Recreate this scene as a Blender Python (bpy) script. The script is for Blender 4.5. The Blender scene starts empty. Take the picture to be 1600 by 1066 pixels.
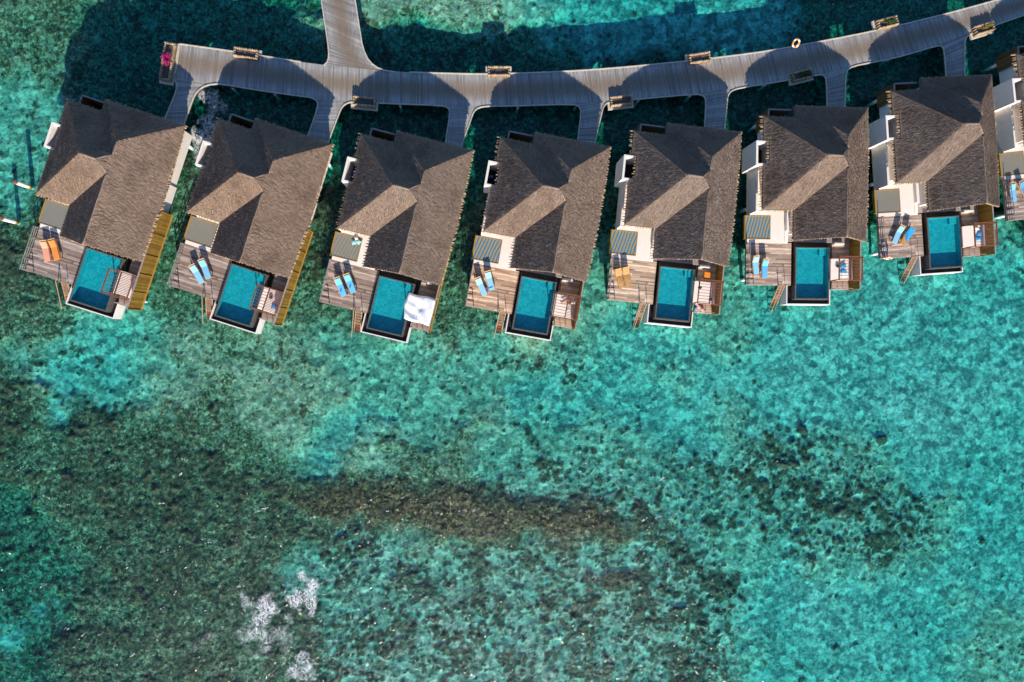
import bpy, bmesh, math, random
import numpy as np
from mathutils import Vector, Matrix

random.seed(7)
rng = np.random.default_rng(11)
sc = bpy.context.scene
C = sc.collection
PI = math.pi
rad = math.radians

# ------------------------------------------------------------------ camera model (a drone 67 m above the water, almost straight down)
FPX, CAMH, CA, CB = 1066.667, 66.667, 0.06683874, -0.00951094
_rt = np.array([math.cos(CA), 0, math.sin(CA)])
_d1 = np.array([math.sin(CA), 0, -math.cos(CA)])
_up = np.array([0, math.cos(CB), 0]) - math.sin(CB) * _d1
_fw = np.array([0, math.sin(CB), 0]) + math.cos(CB) * _d1


def at(px, py, z):
    """survey point of the photo (1600 px wide) -> place on the level z"""
    d = _rt * (px - 800) / FPX + _up * (533 - py) / FPX + _fw
    t = (z - CAMH) / d[2]
    return (d[0] * t, d[1] * t)


cam = bpy.data.cameras.new('camera')
cam.sensor_width = 36
cam.lens = 24
cam.clip_end = 4000
camo = bpy.data.objects.new('camera', cam)
C.objects.link(camo)
m = Matrix.Identity(4)
for i in range(3):
    m[i][0], m[i][1], m[i][2] = _rt[i], _up[i], -_fw[i]
m[0][3], m[1][3], m[2][3] = 0, 0, CAMH
camo.matrix_world = m
sc.camera = camo

# ------------------------------------------------------------------ light
SUN_EL, SUN_AZ = rad(25.6), rad(4.8)          # sun from the south, a little east
sd = Vector((math.sin(SUN_AZ) * math.cos(SUN_EL), -math.cos(SUN_AZ) * math.cos(SUN_EL), math.sin(SUN_EL)))
sun = bpy.data.lights.new('sun', 'SUN')
sun.energy = 5.0
sun.angle = rad(0.5)
sun.color = (1.0, 0.885, 0.74)
suno = bpy.data.objects.new('sun', sun)
C.objects.link(suno)
suno.rotation_euler = sd.to_track_quat('Z', 'Y').to_euler()
w = bpy.data.worlds.new('World')
sc.world = w
w.use_nodes = True
nt = w.node_tree
bg = nt.nodes['Background']
sky = nt.nodes.new('ShaderNodeTexSky')
sky.sky_type = 'NISHITA'
sky.sun_disc = False
sky.sun_elevation = SUN_EL
sky.sun_rotation = PI - SUN_AZ
sky.dust_density = .3
sky.ozone_density = 6.0
nt.links.new(sky.outputs[0], bg.inputs[0])
bg.inputs[1].default_value = 0.115
sc.view_settings.view_transform = 'Standard'
sc.view_settings.look = 'None'
sc.view_settings.exposure = 0.68
sc.view_settings.gamma = 1


# ------------------------------------------------------------------ material helpers
class NT:
    def __init__(s, name):
        s.m = bpy.data.materials.new(name)
        s.m.use_nodes = True
        s.t = s.m.node_tree
        s.t.nodes.clear()
        s.out = s.n('OutputMaterial')

    def n(s, kind, **kw):
        nd = s.t.nodes.new('ShaderNode' + kind)
        for k, v in kw.items():
            setattr(nd, k, v)
        return nd

    def l(s, a, b):
        s.t.links.new(a, b)

    def noise(s, vec, scale, detail=3, rough=.55, dist=0.0):
        n = s.n('TexNoise')
        n.inputs['Scale'].default_value = scale
        n.inputs['Detail'].default_value = detail
        n.inputs['Roughness'].default_value = rough
        n.inputs['Distortion'].default_value = dist
        if vec is not None:
            s.l(vec, n.inputs['Vector'])
        return n.outputs['Fac']

    def voro(s, vec, scale, feature='F1', out='Distance', rnd=1.0):
        n = s.n('TexVoronoi', feature=feature)
        n.inputs['Scale'].default_value = scale
        n.inputs['Randomness'].default_value = rnd
        s.l(vec, n.inputs['Vector'])
        return n.outputs[out]

    def map(s, vec, sc_=(1, 1, 1), rot=(0, 0, 0)):
        n = s.n('Mapping')
        n.inputs['Scale'].default_value = sc_
        n.inputs['Rotation'].default_value = rot
        s.l(vec, n.inputs['Vector'])
        return n.outputs[0]

    def ramp(s, fac, stops):
        n = s.n('ValToRGB')
        e = n.color_ramp.elements
        while len(e) > 1:
            e.remove(e[-1])
        for i, (p, c) in enumerate(stops):
            q = e[0] if i == 0 else e.new(p)
            q.position = p
            q.color = (c, c, c, 1) if isinstance(c, (int, float)) else (*c, 1)
        s.l(fac, n.inputs[0])
        return n.outputs[0]

    def _sock(s, v, inp):
        if isinstance(v, (int, float)):
            inp.default_value = v
        elif isinstance(v, tuple):
            inp.default_value = (*v, 1) if len(v) == 3 else v
        else:
            s.l(v, inp)

    def mix(s, fac, a, b, mode='MIX'):
        n = s.n('Mix', data_type='RGBA', blend_type=mode)
        n.clamp_factor = True
        s._sock(fac, n.inputs[0])
        s._sock(a, n.inputs[6])
        s._sock(b, n.inputs[7])
        return n.outputs[2]

    def math(s, op, a, b=0.0, c=0.0, clamp=False):
        n = s.n('Math', operation=op, use_clamp=clamp)
        s._sock(a, n.inputs[0])
        s._sock(b, n.inputs[1])
        s._sock(c, n.inputs[2])
        return n.outputs[0]

    def attr(s, name, out='Fac'):
        return s.n('Attribute', attribute_name=name).outputs[out]

    def obj(s):
        return s.n('TexCoord').outputs['Object']

    def bump(s, h, strength=.5, dist=.05):
        n = s.n('Bump')
        n.inputs['Strength'].default_value = strength
        n.inputs['Distance'].default_value = dist
        s.l(h, n.inputs['Height'])
        return n.outputs[0]

    def bsdf(s, color, rough=.7, normal=None, spec=.3):
        p = s.n('BsdfPrincipled')
        s._sock(color, p.inputs['Base Color'])
        s._sock(rough, p.inputs['Roughness'])
        p.inputs['Specular IOR Level'].default_value = spec
        if normal is not None:
            s.l(normal, p.inputs['Normal'])
        s.l(p.outputs[0], s.out.inputs[0])
        return s.m


def plain(name, col, rough=.7, var=.18, scale=6.0, spec=.3, tint=0.0, ocol=False, bump=0.0):
    """a surface colour with soft irregular wear, optional per-piece variation"""
    k = NT(name)
    o = k.obj()
    f = k.noise(o, scale, 4)
    dark = tuple(c * (1 - var) for c in col)
    lite = tuple(min(1, c * (1 + var)) for c in col)
    c = k.mix(k.ramp(f, [(.3, 0.0), (.7, 1.0)]), dark, lite)
    if tint:
        c = k.mix(1.0, c, k.ramp(k.attr('tint'), [(0, 1 - tint), (1, 1 + 0 * tint)]), 'MULTIPLY')
    if ocol:
        c = k.mix(1.0, c, k.n('ObjectInfo').outputs['Color'], 'MULTIPLY')
    nm = k.bump(k.noise(o, scale * 5, 3), bump, .02) if bump else None
    return k.bsdf(c, rough, nm, spec)


def wood(name, dark, mid, lite, axis=0, streak=9.0, ocol=False, rough=.8, wear=0.0):
    """weathered boards: every board has its own tone (tint) and long streaks along the grain"""
    k = NT(name)
    o = k.obj()
    s = [streak] * 3
    s[axis] = streak * .06
    f = k.noise(k.map(o, tuple(s)), 2.0, 4, .65)
    t = k.attr('tint')
    x = k.math('ADD', k.math('MULTIPLY', t, .75), k.math('MULTIPLY', k.math('SUBTRACT', f, .5), 1.1))
    c = k.ramp(x, [(.0, dark), (.45, mid), (.9, lite)])
    blot = k.noise(o, .9, 4, .6)
    c = k.mix(k.ramp(blot, [(.45, 0.0), (.7, .45)]), c, dark)
    if wear:
        c = k.mix(k.math('MULTIPLY', k.attr('wear'), wear), c, (.19, .135, .085))
    if ocol:
        c = k.mix(1.0, c, k.n('ObjectInfo').outputs['Color'], 'MULTIPLY')
    return k.bsdf(c, rough, k.bump(f, .3, .01), .25)


M = {}


def mat_thatch():
    k = NT('thatch')
    uv = k.n('TexCoord').outputs['UV']
    f1 = k.noise(k.map(uv, (16, 1.3, 1)), 1.0, 4, .65, .6)
    f2 = k.noise(k.map(uv, (34, 3.0, 1)), 1.0, 3, .6, .3)
    f = k.math('ADD', k.math('MULTIPLY', f1, .65), k.math('MULTIPLY', f2, .35))
    c = k.ramp(f, [(.32, (.080, .060, .046)), (.5, (.21, .158, .12)), (.70, (.38, .29, .22))])
    big = k.noise(k.obj(), .55, 3)
    c = k.mix(1.0, c, k.ramp(big, [(.3, .78), (.7, 1.0)]), 'MULTIPLY')
    c = k.mix(1.0, c, k.n('ObjectInfo').outputs['Color'], 'MULTIPLY')
    return k.bsdf(c, .9, k.bump(f, .9, .08), .1)


def mat_blade():
    k = NT('thatch_blade')
    c = k.ramp(k.attr('tint'), [(0, (.115, .086, .069)), (.5, (.250, .189, .148)), (1, (.41, .315, .245))])
    oi = k.n('ObjectInfo')
    mv = k.n('VectorMath', operation='ADD')
    k.l(k.obj(), mv.inputs[0])
    k.l(oi.outputs['Color'], mv.inputs[1])
    mv2 = k.n('VectorMath', operation='MULTIPLY_ADD')
    k.l(oi.outputs['Color'], mv2.inputs[0])
    mv2.inputs[1].default_value = (90, 170, 40)
    k.l(k.obj(), mv2.inputs[2])
    big = k.noise(mv2.outputs[0], .42, 4, .6, .5)
    c = k.mix(1.0, c, k.ramp(big, [(.33, (.66, .64, .62)), (.5, (.92, .92, .92)), (.68, (1.0, 1.0, 1.0))]), 'MULTIPLY')
    c = k.mix(1.0, c, k.n('ObjectInfo').outputs['Color'], 'MULTIPLY')
    return k.bsdf(c, .9, None, .1)


M['thatch'] = mat_thatch()
M['blade'] = mat_blade()
k = NT('fringe')
M['fringe'] = k.bsdf(k.ramp(k.attr('tint'), [(0, (.24, .16, .09)), (1, (.56, .41, .26))]), .9, None, .1)
M['plaster'] = plain('white_plaster', (.74, .69, .64), .8, .05, 1.2)
M['plaster_floor'] = plain('white_terrace', (.78, .72, .66), .7, .05, .9)
M['deck'] = wood('deck_wood', (.125, .095, .078), (.29, .24, .205), (.52, .455, .40), 0, 9, True)
M['walk'] = wood('boardwalk_wood', (.185, .175, .165), (.34, .335, .325), (.48, .475, .465), 1, 6, False, .8, .75)
M['branchwood'] = wood('link_wood', (.17, .135, .12), (.32, .275, .25), (.46, .42, .40), 0, 6)
M['trim'] = plain('pale_timber', (.50, .45, .37), .75, .2, 3)
M['rail'] = plain('grey_timber', (.30, .25, .23), .75, .25, 5)
M['ochre'] = wood('ochre_boards', (.16, .09, .012), (.27, .155, .024), (.35, .215, .036), 2, 7)
M['ochre_beam'] = plain('ochre_beam', (.36, .21, .035), .6, .15, 3)
M['court'] = wood('brown_boards', (.085, .05, .02), (.16, .095, .035), (.22, .135, .05), 2, 7)
M['dark'] = plain('dark_floor', (.035, .028, .024), .8, .3, 2)
M['teak'] = plain('teak', (.20, .080, .038), .6, .25, 4)
M['honey'] = plain('honey_wood', (.52, .29, .10), .6, .18, 5)
M['mattress'] = plain('cream_canvas', (.76, .68, .63), .85, .05, 3, bump=.1)
M['bolster'] = plain('mauve_canvas', (.33, .26, .29), .85, .08, 3)
M['blue'] = plain('blue_canvas', (.20, .52, .76), .8, .08, 4, ocol=True, bump=.12)
M['cloth'] = plain('white_cloth', (.80, .80, .82), .8, .03, 2)
M['stone'] = plain('grey_stone', (.10, .088, .078), .6, .3, 3)
M['slot'] = plain('wet_black_stone', (.018, .017, .016), .35, .4, 2)
M['soil'] = plain('soil', (.10, .08, .07), .95, .4, 7)
M['log'] = wood('planter_logs', (.25, .17, .10), (.38, .275, .17), (.50, .39, .265), 2, 8)
M['pilewhite'] = plain('white_pile', (.72, .70, .66), .7, .1, 2)
M['pilebrown'] = plain('rusty_cap', (.22, .10, .05), .8, .3, 6)
M['redtread'] = plain('red_brown_wood', (.30, .07, .03), .6, .3, 6)
M['stairwood'] = plain('stair_wood', (.34, .21, .13), .75, .25, 6)
M['orange'] = plain('orange_paint', (.75, .24, .02), .6, .1, 5)
M['white'] = plain('white_paint', (.8, .8, .78), .6, .04, 5)
M['skin'] = plain('skin', (.42, .22, .14), .6, .08, 8)
M['black_cloth'] = plain('dark_cloth', (.05, .045, .055), .9, .2, 8)
M['salmon'] = plain('salmon_cloth', (.62, .26, .19), .85, .12, 7)
M['vividblue'] = plain('vivid_blue', (.01, .16, .62), .6, .1, 5)
M['bluecushion'] = plain('bright_blue', (.015, .30, .66), .8, .15, 5)
M['tealcushion'] = plain('pale_teal', (.30, .62, .62), .8, .12, 6)
M['leaf'] = plain('leaf', (.075, .115, .02), .6, .4, 9, tint=.6)
M['leafyellow'] = plain('yellow_leaf', (.32, .26, .02), .6, .3, 9, tint=.5)
M['petal'] = plain('magenta_petal', (.62, .015, .22), .6, .2, 9, tint=.45)
M['glass'] = plain('dark_glass', (.03, .045, .05), .08, .1, 2, spec=.6)


def mat_tile():
    k = NT('pool_tile')
    o = k.obj()
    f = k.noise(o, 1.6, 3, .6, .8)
    ripple_light = k.noise(k.map(o, (1, 1.7, 1)), 4.2, 4, .75, 1.6)  # rippling light in the pool, painted as dark and pale mottle
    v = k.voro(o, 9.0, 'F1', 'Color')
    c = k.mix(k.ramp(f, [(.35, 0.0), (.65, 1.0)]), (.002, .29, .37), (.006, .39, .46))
    c = k.mix(k.ramp(ripple_light, [(.40, .6), (.49, 0.0)]), c, (.001, .15, .23))
    c = k.mix(k.ramp(ripple_light, [(.55, .0), (.66, .6)]), c, (.03, .50, .53))
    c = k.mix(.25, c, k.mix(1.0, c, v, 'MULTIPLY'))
    return k.bsdf(c, .4, None, .3)


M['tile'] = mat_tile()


def water_surface(name, bscale, bstr, rough, volume=None, bdist=.1):
    k = NT(name)
    o = k.obj()
    h = k.math('ADD', k.noise(k.map(o, (1, 1.35, 1), (0, 0, .35)), bscale, 3, .6, .5),
               k.math('MULTIPLY', k.noise(o, bscale * .31, 2), 1.2))
    bn = k.n('Bump')
    bn.inputs['Strength'].default_value = bstr
    k.l(h, bn.inputs['Height'])
    if volume:      # the swell breaks up into steeper wavelets over the reef to the south-west
        sx = k.n('SeparateXYZ')
        k.l(o, sx.inputs[0])
        mk = k.math('MULTIPLY', k.math('MULTIPLY', k.math('SUBTRACT', -6.0, sx.outputs['Y']), .07, clamp=True), k.math('MULTIPLY', k.math('SUBTRACT', 34.0, sx.outputs['X']), .05, clamp=True), clamp=True)
        k.l(k.math('ADD', bdist, k.math('MULTIPLY', mk, .22)), bn.inputs['Distance'])
    else:
        bn.inputs['Distance'].default_value = bdist
    nm = bn.outputs[0]
    # Schlick reflectance, the same from above and from below the surface
    dp = k.n('VectorMath', operation='DOT_PRODUCT')
    k.l(nm, dp.inputs[0])
    k.l(k.n('NewGeometry').outputs['Incoming'], dp.inputs[1])
    om = k.math('SUBTRACT', 1.0, k.math('ABSOLUTE', dp.outputs['Value']), clamp=True)
    fres = k.math('ADD', .02, k.math('MULTIPLY', .98, k.math('POWER', om, 5.0)))
    gl = k.n('BsdfGlossy')
    gl.inputs['Roughness'].default_value = rough
    gl.inputs['Color'].default_value = (1, 1, 1, 1)
    k.l(nm, gl.inputs['Normal'])
    tr = k.n('BsdfTransparent')
    mx = k.n('MixShader')
    k.l(fres, mx.inputs[0])
    k.l(tr.outputs[0], mx.inputs[1])
    k.l(gl.outputs[0], mx.inputs[2])
    k.l(mx.outputs[0], k.out.inputs[0])
    if volume:
        va = k.n('VolumeAbsorption')
        va.inputs['Color'].default_value = (*volume, 1)
        va.inputs['Density'].default_value = 1.0
        k.l(va.outputs[0], k.out.inputs['Volume'])
    return k.m


M['sea'] = water_surface('sea_water', 2.6, .55, .10, (1 - .92, 1 - .165, 1 - .158), .12)
M['poolwater'] = water_surface('pool_water', 3.5, .3, .05, None, .05)


def mat_net():
    k = NT('net_rope')
    o = k.obj()
    wv = k.n('TexWave', bands_direction='X')
    wv.inputs['Scale'].default_value = 1.05
    wv.inputs['Distortion'].default_value = 2.2
    wv.inputs['Detail'].default_value = 1
    wv.inputs['Detail Scale'].default_value = .7
    k.l(k.map(o, (1, 1, 1), (0, 0, .25)), wv.inputs['Vector'])
    oi = k.n('ObjectInfo')
    f = k.math('MULTIPLY', k.ramp(wv.outputs['Fac'], [(.3, 0.0), (.65, 1.0)]), oi.outputs['Alpha'])
    base = k.mix(oi.outputs['Alpha'], (.27, .26, .22), (.50, .33, .09))
    c = k.mix(f, base, (.04, .24, .46))
    return k.bsdf(c, .8, None, .2)


M['net'] = mat_net()


def mat_bed():
    k = NT('sea_floor')
    o = k.obj()
    sand = k.attr('sand')
    coral = k.attr('coral')
    green = k.attr('green')
    brown = k.attr('brown')
    n1 = k.noise(o, 1.1, 5, .62, .6)
    n2 = k.noise(o, 3.0, 6, .74, .5)
    n3 = k.noise(o, 1.45, 3, .6, 1.2)
    n4 = k.noise(o, 3.1, 2, .55, .8)
    wob = k.n('VectorMath', operation='MULTIPLY_ADD')
    nc = k.n('TexNoise')
    nc.inputs['Scale'].default_value = 2.2
    nc.inputs['Detail'].default_value = 3
    k.l(o, nc.inputs['Vector'])
    k.l(nc.outputs['Color'], wob.inputs[0])
    wob.inputs[1].default_value = (.55, .55, .55)
    k.l(o, wob.inputs[2])
    ow = wob.outputs[0]
    def cells(sc_):
        q = k.n('SeparateColor')
        vn = k.n('TexVoronoi', feature='SMOOTH_F1')
        vn.inputs['Scale'].default_value = sc_
        vn.inputs['Smoothness'].default_value = .35
        k.l(ow, vn.inputs['Vector'])
        k.l(vn.outputs['Color'], q.inputs[0])
        return q.outputs
    c1, c2, c3 = cells(1.5), cells(3.2), cells(6.5)
    add = lambda a, b: k.math('ADD', a, b)
    mul = lambda a, b: k.math('MULTIPLY', a, b)
    # mottles on the sand: rubble and weed, plus caustic light painted into the colour
    mott = add(add(mul(c1[0], .34), mul(c2[1], .22)), add(mul(n3, .62), mul(n4, .52)))
    sandc = k.ramp(mul(mott, .62), [(.38, (.17, .22, .20)), (.48, (.34, .38, .33)), (.57, (.60, .61, .51)), (.69, (.92, .92, .78))])
    turf = k.ramp(add(add(mul(n2, .75), mul(c2[0], .2)), mul(c3[1], .22)),
                  [(.38, (.024, .026, .018)), (.51, (.095, .100, .066)), (.62, (.22, .228, .150)), (.80, (.62, .62, .44))])
    s = k.math('ADD', sand, mul(k.math('SUBTRACT', n1, .5), 1.5), clamp=True)
    c = k.mix(k.ramp(s, [(.24, 0.0), (.66, 1.0)]), turf, sandc)
    reef = k.ramp(add(add(mul(n2, .72), mul(c2[2], .2)), mul(c3[2], .24)),
                  [(.43, (.008, .007, .005)), (.56, (.046, .037, .021)), (.68, (.13, .098, .048)), (.82, (.44, .32, .14))])
    c = k.mix(k.math('ADD', brown, mul(k.math('SUBTRACT', n1, .5), .9), clamp=True), c, reef)
    cor = k.ramp(add(add(mul(n2, .6), mul(c2[2], .25)), mul(c3[0], .24)),
                 [(.34, (.016, .017, .013)), (.54, (.070, .064, .042)), (.72, (.17, .135, .075)), (.92, (.40, .26, .12))])
    c = k.mix(k.ramp(add(coral, mul(k.math('SUBTRACT', n2, .5), .5)), [(.12, 0.0), (.65, .92)]), c, cor)
    c = k.mix(mul(green, .75), c, k.mix(1.0, c, (1.0, 1.0, .74), 'MULTIPLY'))
    nm = k.bump(add(mul(n2, .9), mul(c3[1], .35)), .55, .13)
    return k.bsdf(c, .9, nm, .1)


M['bed'] = mat_bed()


# ------------------------------------------------------------------ mesh helper
class MB:
    def __init__(s):
        s.v, s.f, s.c, s.mi, s.uv = [], [], [], [], []

    def quad(s, pts, col=.5, mi=0, uv=None):
        b = len(s.v)
        s.v += [tuple(p) for p in pts]
        s.f.append(tuple(range(b, b + len(pts))))
        s.c.append(col)
        s.mi.append(mi)
        s.uv.append(uv)

    def box(s, x0, x1, y0, y1, z0, z1, col=None, mi=0):
        s.hexa([(x0, y0, z0), (x1, y0, z0), (x1, y1, z0), (x0, y1, z0)], [(x0, y0, z1), (x1, y0, z1), (x1, y1, z1), (x0, y1, z1)], col, mi)

    def hexa(s, lo, hi, col=None, mi=0):
        if col is None:
            col = random.random()
        b = len(s.v)
        n = len(lo)
        s.v += [tuple(p) for p in lo] + [tuple(p) for p in hi]
        s.f.append(tuple(b + i for i in reversed(range(n))))
        s.f.append(tuple(b + n + i for i in range(n)))
        for i in range(n):
            j = (i + 1) % n
            s.f.append((b + i, b + j, b + n + j, b + n + i))
        s.c += [col] * (n + 2)
        s.mi += [mi] * (n + 2)
        s.uv += [None] * (n + 2)

    def bar(s, p0, p1, wd, ht, col=None, mi=0, up=(0, 0, 1)):
        p0, p1 = Vector(p0), Vector(p1)
        d = (p1 - p0).normalized()
        u = Vector(up)
        if abs(d.dot(u)) > .98:
            u = Vector((0, 1, 0))
        a = d.cross(u).normalized() * wd / 2
        b = a.cross(d).normalized() * ht / 2
        s.hexa([p0 - a - b, p0 + a - b, p0 + a + b, p0 - a + b], [p1 - a - b, p1 + a - b, p1 + a + b, p1 - a + b], col, mi)

    def tube(s, pts, rs, n=10, col=None, mi=0, cap=True):
        if col is None:
            col = random.random()
        pts = [Vector(p) for p in pts]
        if isinstance(rs, (int, float)):
            rs = [rs] * len(pts)
        rings = []
        for i, p in enumerate(pts):
            d = (pts[min(i + 1, len(pts) - 1)] - pts[max(i - 1, 0)]).normalized()
            u = Vector((0, 0, 1)) if abs(d.z) < .95 else Vector((0, 1, 0))
            a = d.cross(u).normalized()
            b = a.cross(d).normalized()
            base = len(s.v)
            for j in range(n):
                t = 2 * PI * j / n
                s.v.append(tuple(p + (a * math.cos(t) + b * math.sin(t)) * rs[i]))
            rings.append(base)
        for r0, r1 in zip(rings, rings[1:]):
            for j in range(n):
                q = (j + 1) % n
                s.f.append((r0 + j, r1 + j, r1 + q, r0 + q))
                s.c.append(col); s.mi.append(mi); s.uv.append(None)
        if cap:
            s.f.append(tuple(rings[0] + j for j in range(n)))
            s.f.append(tuple(rings[-1] + j for j in reversed(range(n))))
            s.c += [col] * 2; s.mi += [mi] * 2; s.uv += [None] * 2

    def build(s, name, mat, parent=None, smooth=False, wear=None, bevel=0):
        me = bpy.data.meshes.new(name)
        me.from_pydata(s.v, [], s.f)
        mats = mat if isinstance(mat, (list, tuple)) else [mat]
        for q in mats:
            me.materials.append(q)
        a = me.attributes.new('tint', 'FLOAT', 'FACE')
        a.data.foreach_set('value', s.c)
        me.polygons.foreach_set('material_index', s.mi)
        if wear is not None:
            a = me.attributes.new('wear', 'FLOAT', 'POINT')
            a.data.foreach_set('value', wear)
        if any(u is not None for u in s.uv):
            ul = me.uv_layers.new(name='UVMap')
            for p, u in zip(me.polygons, s.uv):
                if u is not None:
                    for li, q in zip(p.loop_indices, u):
                        ul.data[li].uv = q
        me.validate()
        if smooth:
            me.polygons.foreach_set('use_smooth', [True] * len(me.polygons))
        o = bpy.data.objects.new(name, me)
        C.objects.link(o)
        if parent:
            o.parent = parent
        if bevel:
            b = o.modifiers.new('bevel', 'BEVEL')
            b.width = bevel
            b.segments = 2
        return o


def from_bm(name, bm, mat, parent=None, smooth=False):
    me = bpy.data.meshes.new(name)
    bm.to_mesh(me)
    bm.free()
    me.materials.append(mat)
    if smooth:
        me.polygons.foreach_set('use_smooth', [True] * len(me.polygons))
    o = bpy.data.objects.new(name, me)
    C.objects.link(o)
    if parent:
        o.parent = parent
    return o


def tag(o, label=None, cat=None, group=None, kind=None):
    if label: o['label'] = label
    if cat: o['category'] = cat
    if group: o['group'] = group
    if kind: o['kind'] = kind
    return o


def empty(name, loc, rz=0, label=None, cat=None, group=None):
    o = bpy.data.objects.new(name, None)
    C.objects.link(o)
    o.empty_display_size = .3
    o.location = loc
    o.rotation_euler = (0, 0, rz)
    return tag(o, label, cat, group)


def kids(o):
    return [c for c in bpy.data.objects if c.parent == o]


def dup(o, parent=None):
    c = o.copy()
    C.objects.link(c)
    c.parent = parent
    for ch in kids(o):
        dup(ch, c)
    return c


# ------------------------------------------------------------------ noise for the sea floor
def vnoise(x, y, scale, seed):
    r = np.random.default_rng(seed).random((256, 256))
    x = x * scale + 1000.3; y = y * scale + 1000.7
    xi = np.floor(x).astype(int); yi = np.floor(y).astype(int)
    fx = x - xi; fy = y - yi
    fx = fx * fx * (3 - 2 * fx); fy = fy * fy * (3 - 2 * fy)
    g = lambda a, b: r[a & 255, b & 255]
    return (g(xi, yi) * (1 - fx) + g(xi + 1, yi) * fx) * (1 - fy) + (g(xi, yi + 1) * (1 - fx) + g(xi + 1, yi + 1) * fx) * fy


def fbm(x, y, scale, seed, oct_=4, gain=.5):
    t = 0; a = 1; n = 0
    for i in range(oct_):
        t = t + a * vnoise(x, y, scale * 2 ** i, seed + i); n += a; a *= gain
    return t / n


def heads(x, y, cell, seed, dens, rmin, rmax):
    """rounded coral heads scattered one per cell; returns height 0..1 and the id noise"""
    g = np.random.default_rng(seed)
    R = [g.random((256, 256)) for _ in range(4)]
    X = x / cell + 500; Y = y / cell + 500
    xi = np.floor(X).astype(int); yi = np.floor(Y).astype(int)
    h = np.zeros_like(x); idn = np.zeros_like(x)
    for dx in (-1, 0, 1):
        for dy in (-1, 0, 1):
            a = (xi + dx) & 255; b = (yi + dy) & 255
            px = xi + dx + .1 + .8 * R[0][a, b]; py = yi + dy + .1 + .8 * R[1][a, b]
            rr = (rmin + (rmax - rmin) * R[2][a, b] ** 2) / cell
            d = np.hypot(X - px, Y - py) / rr
            on = R[3][a, b] < dens
            q = np.where(on, np.clip(1 - d * d, 0, 1), 0)
            idn = np.where(q > h, R[2][a, b], idn)
            h = np.maximum(h, q)
    return h, idn


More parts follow.
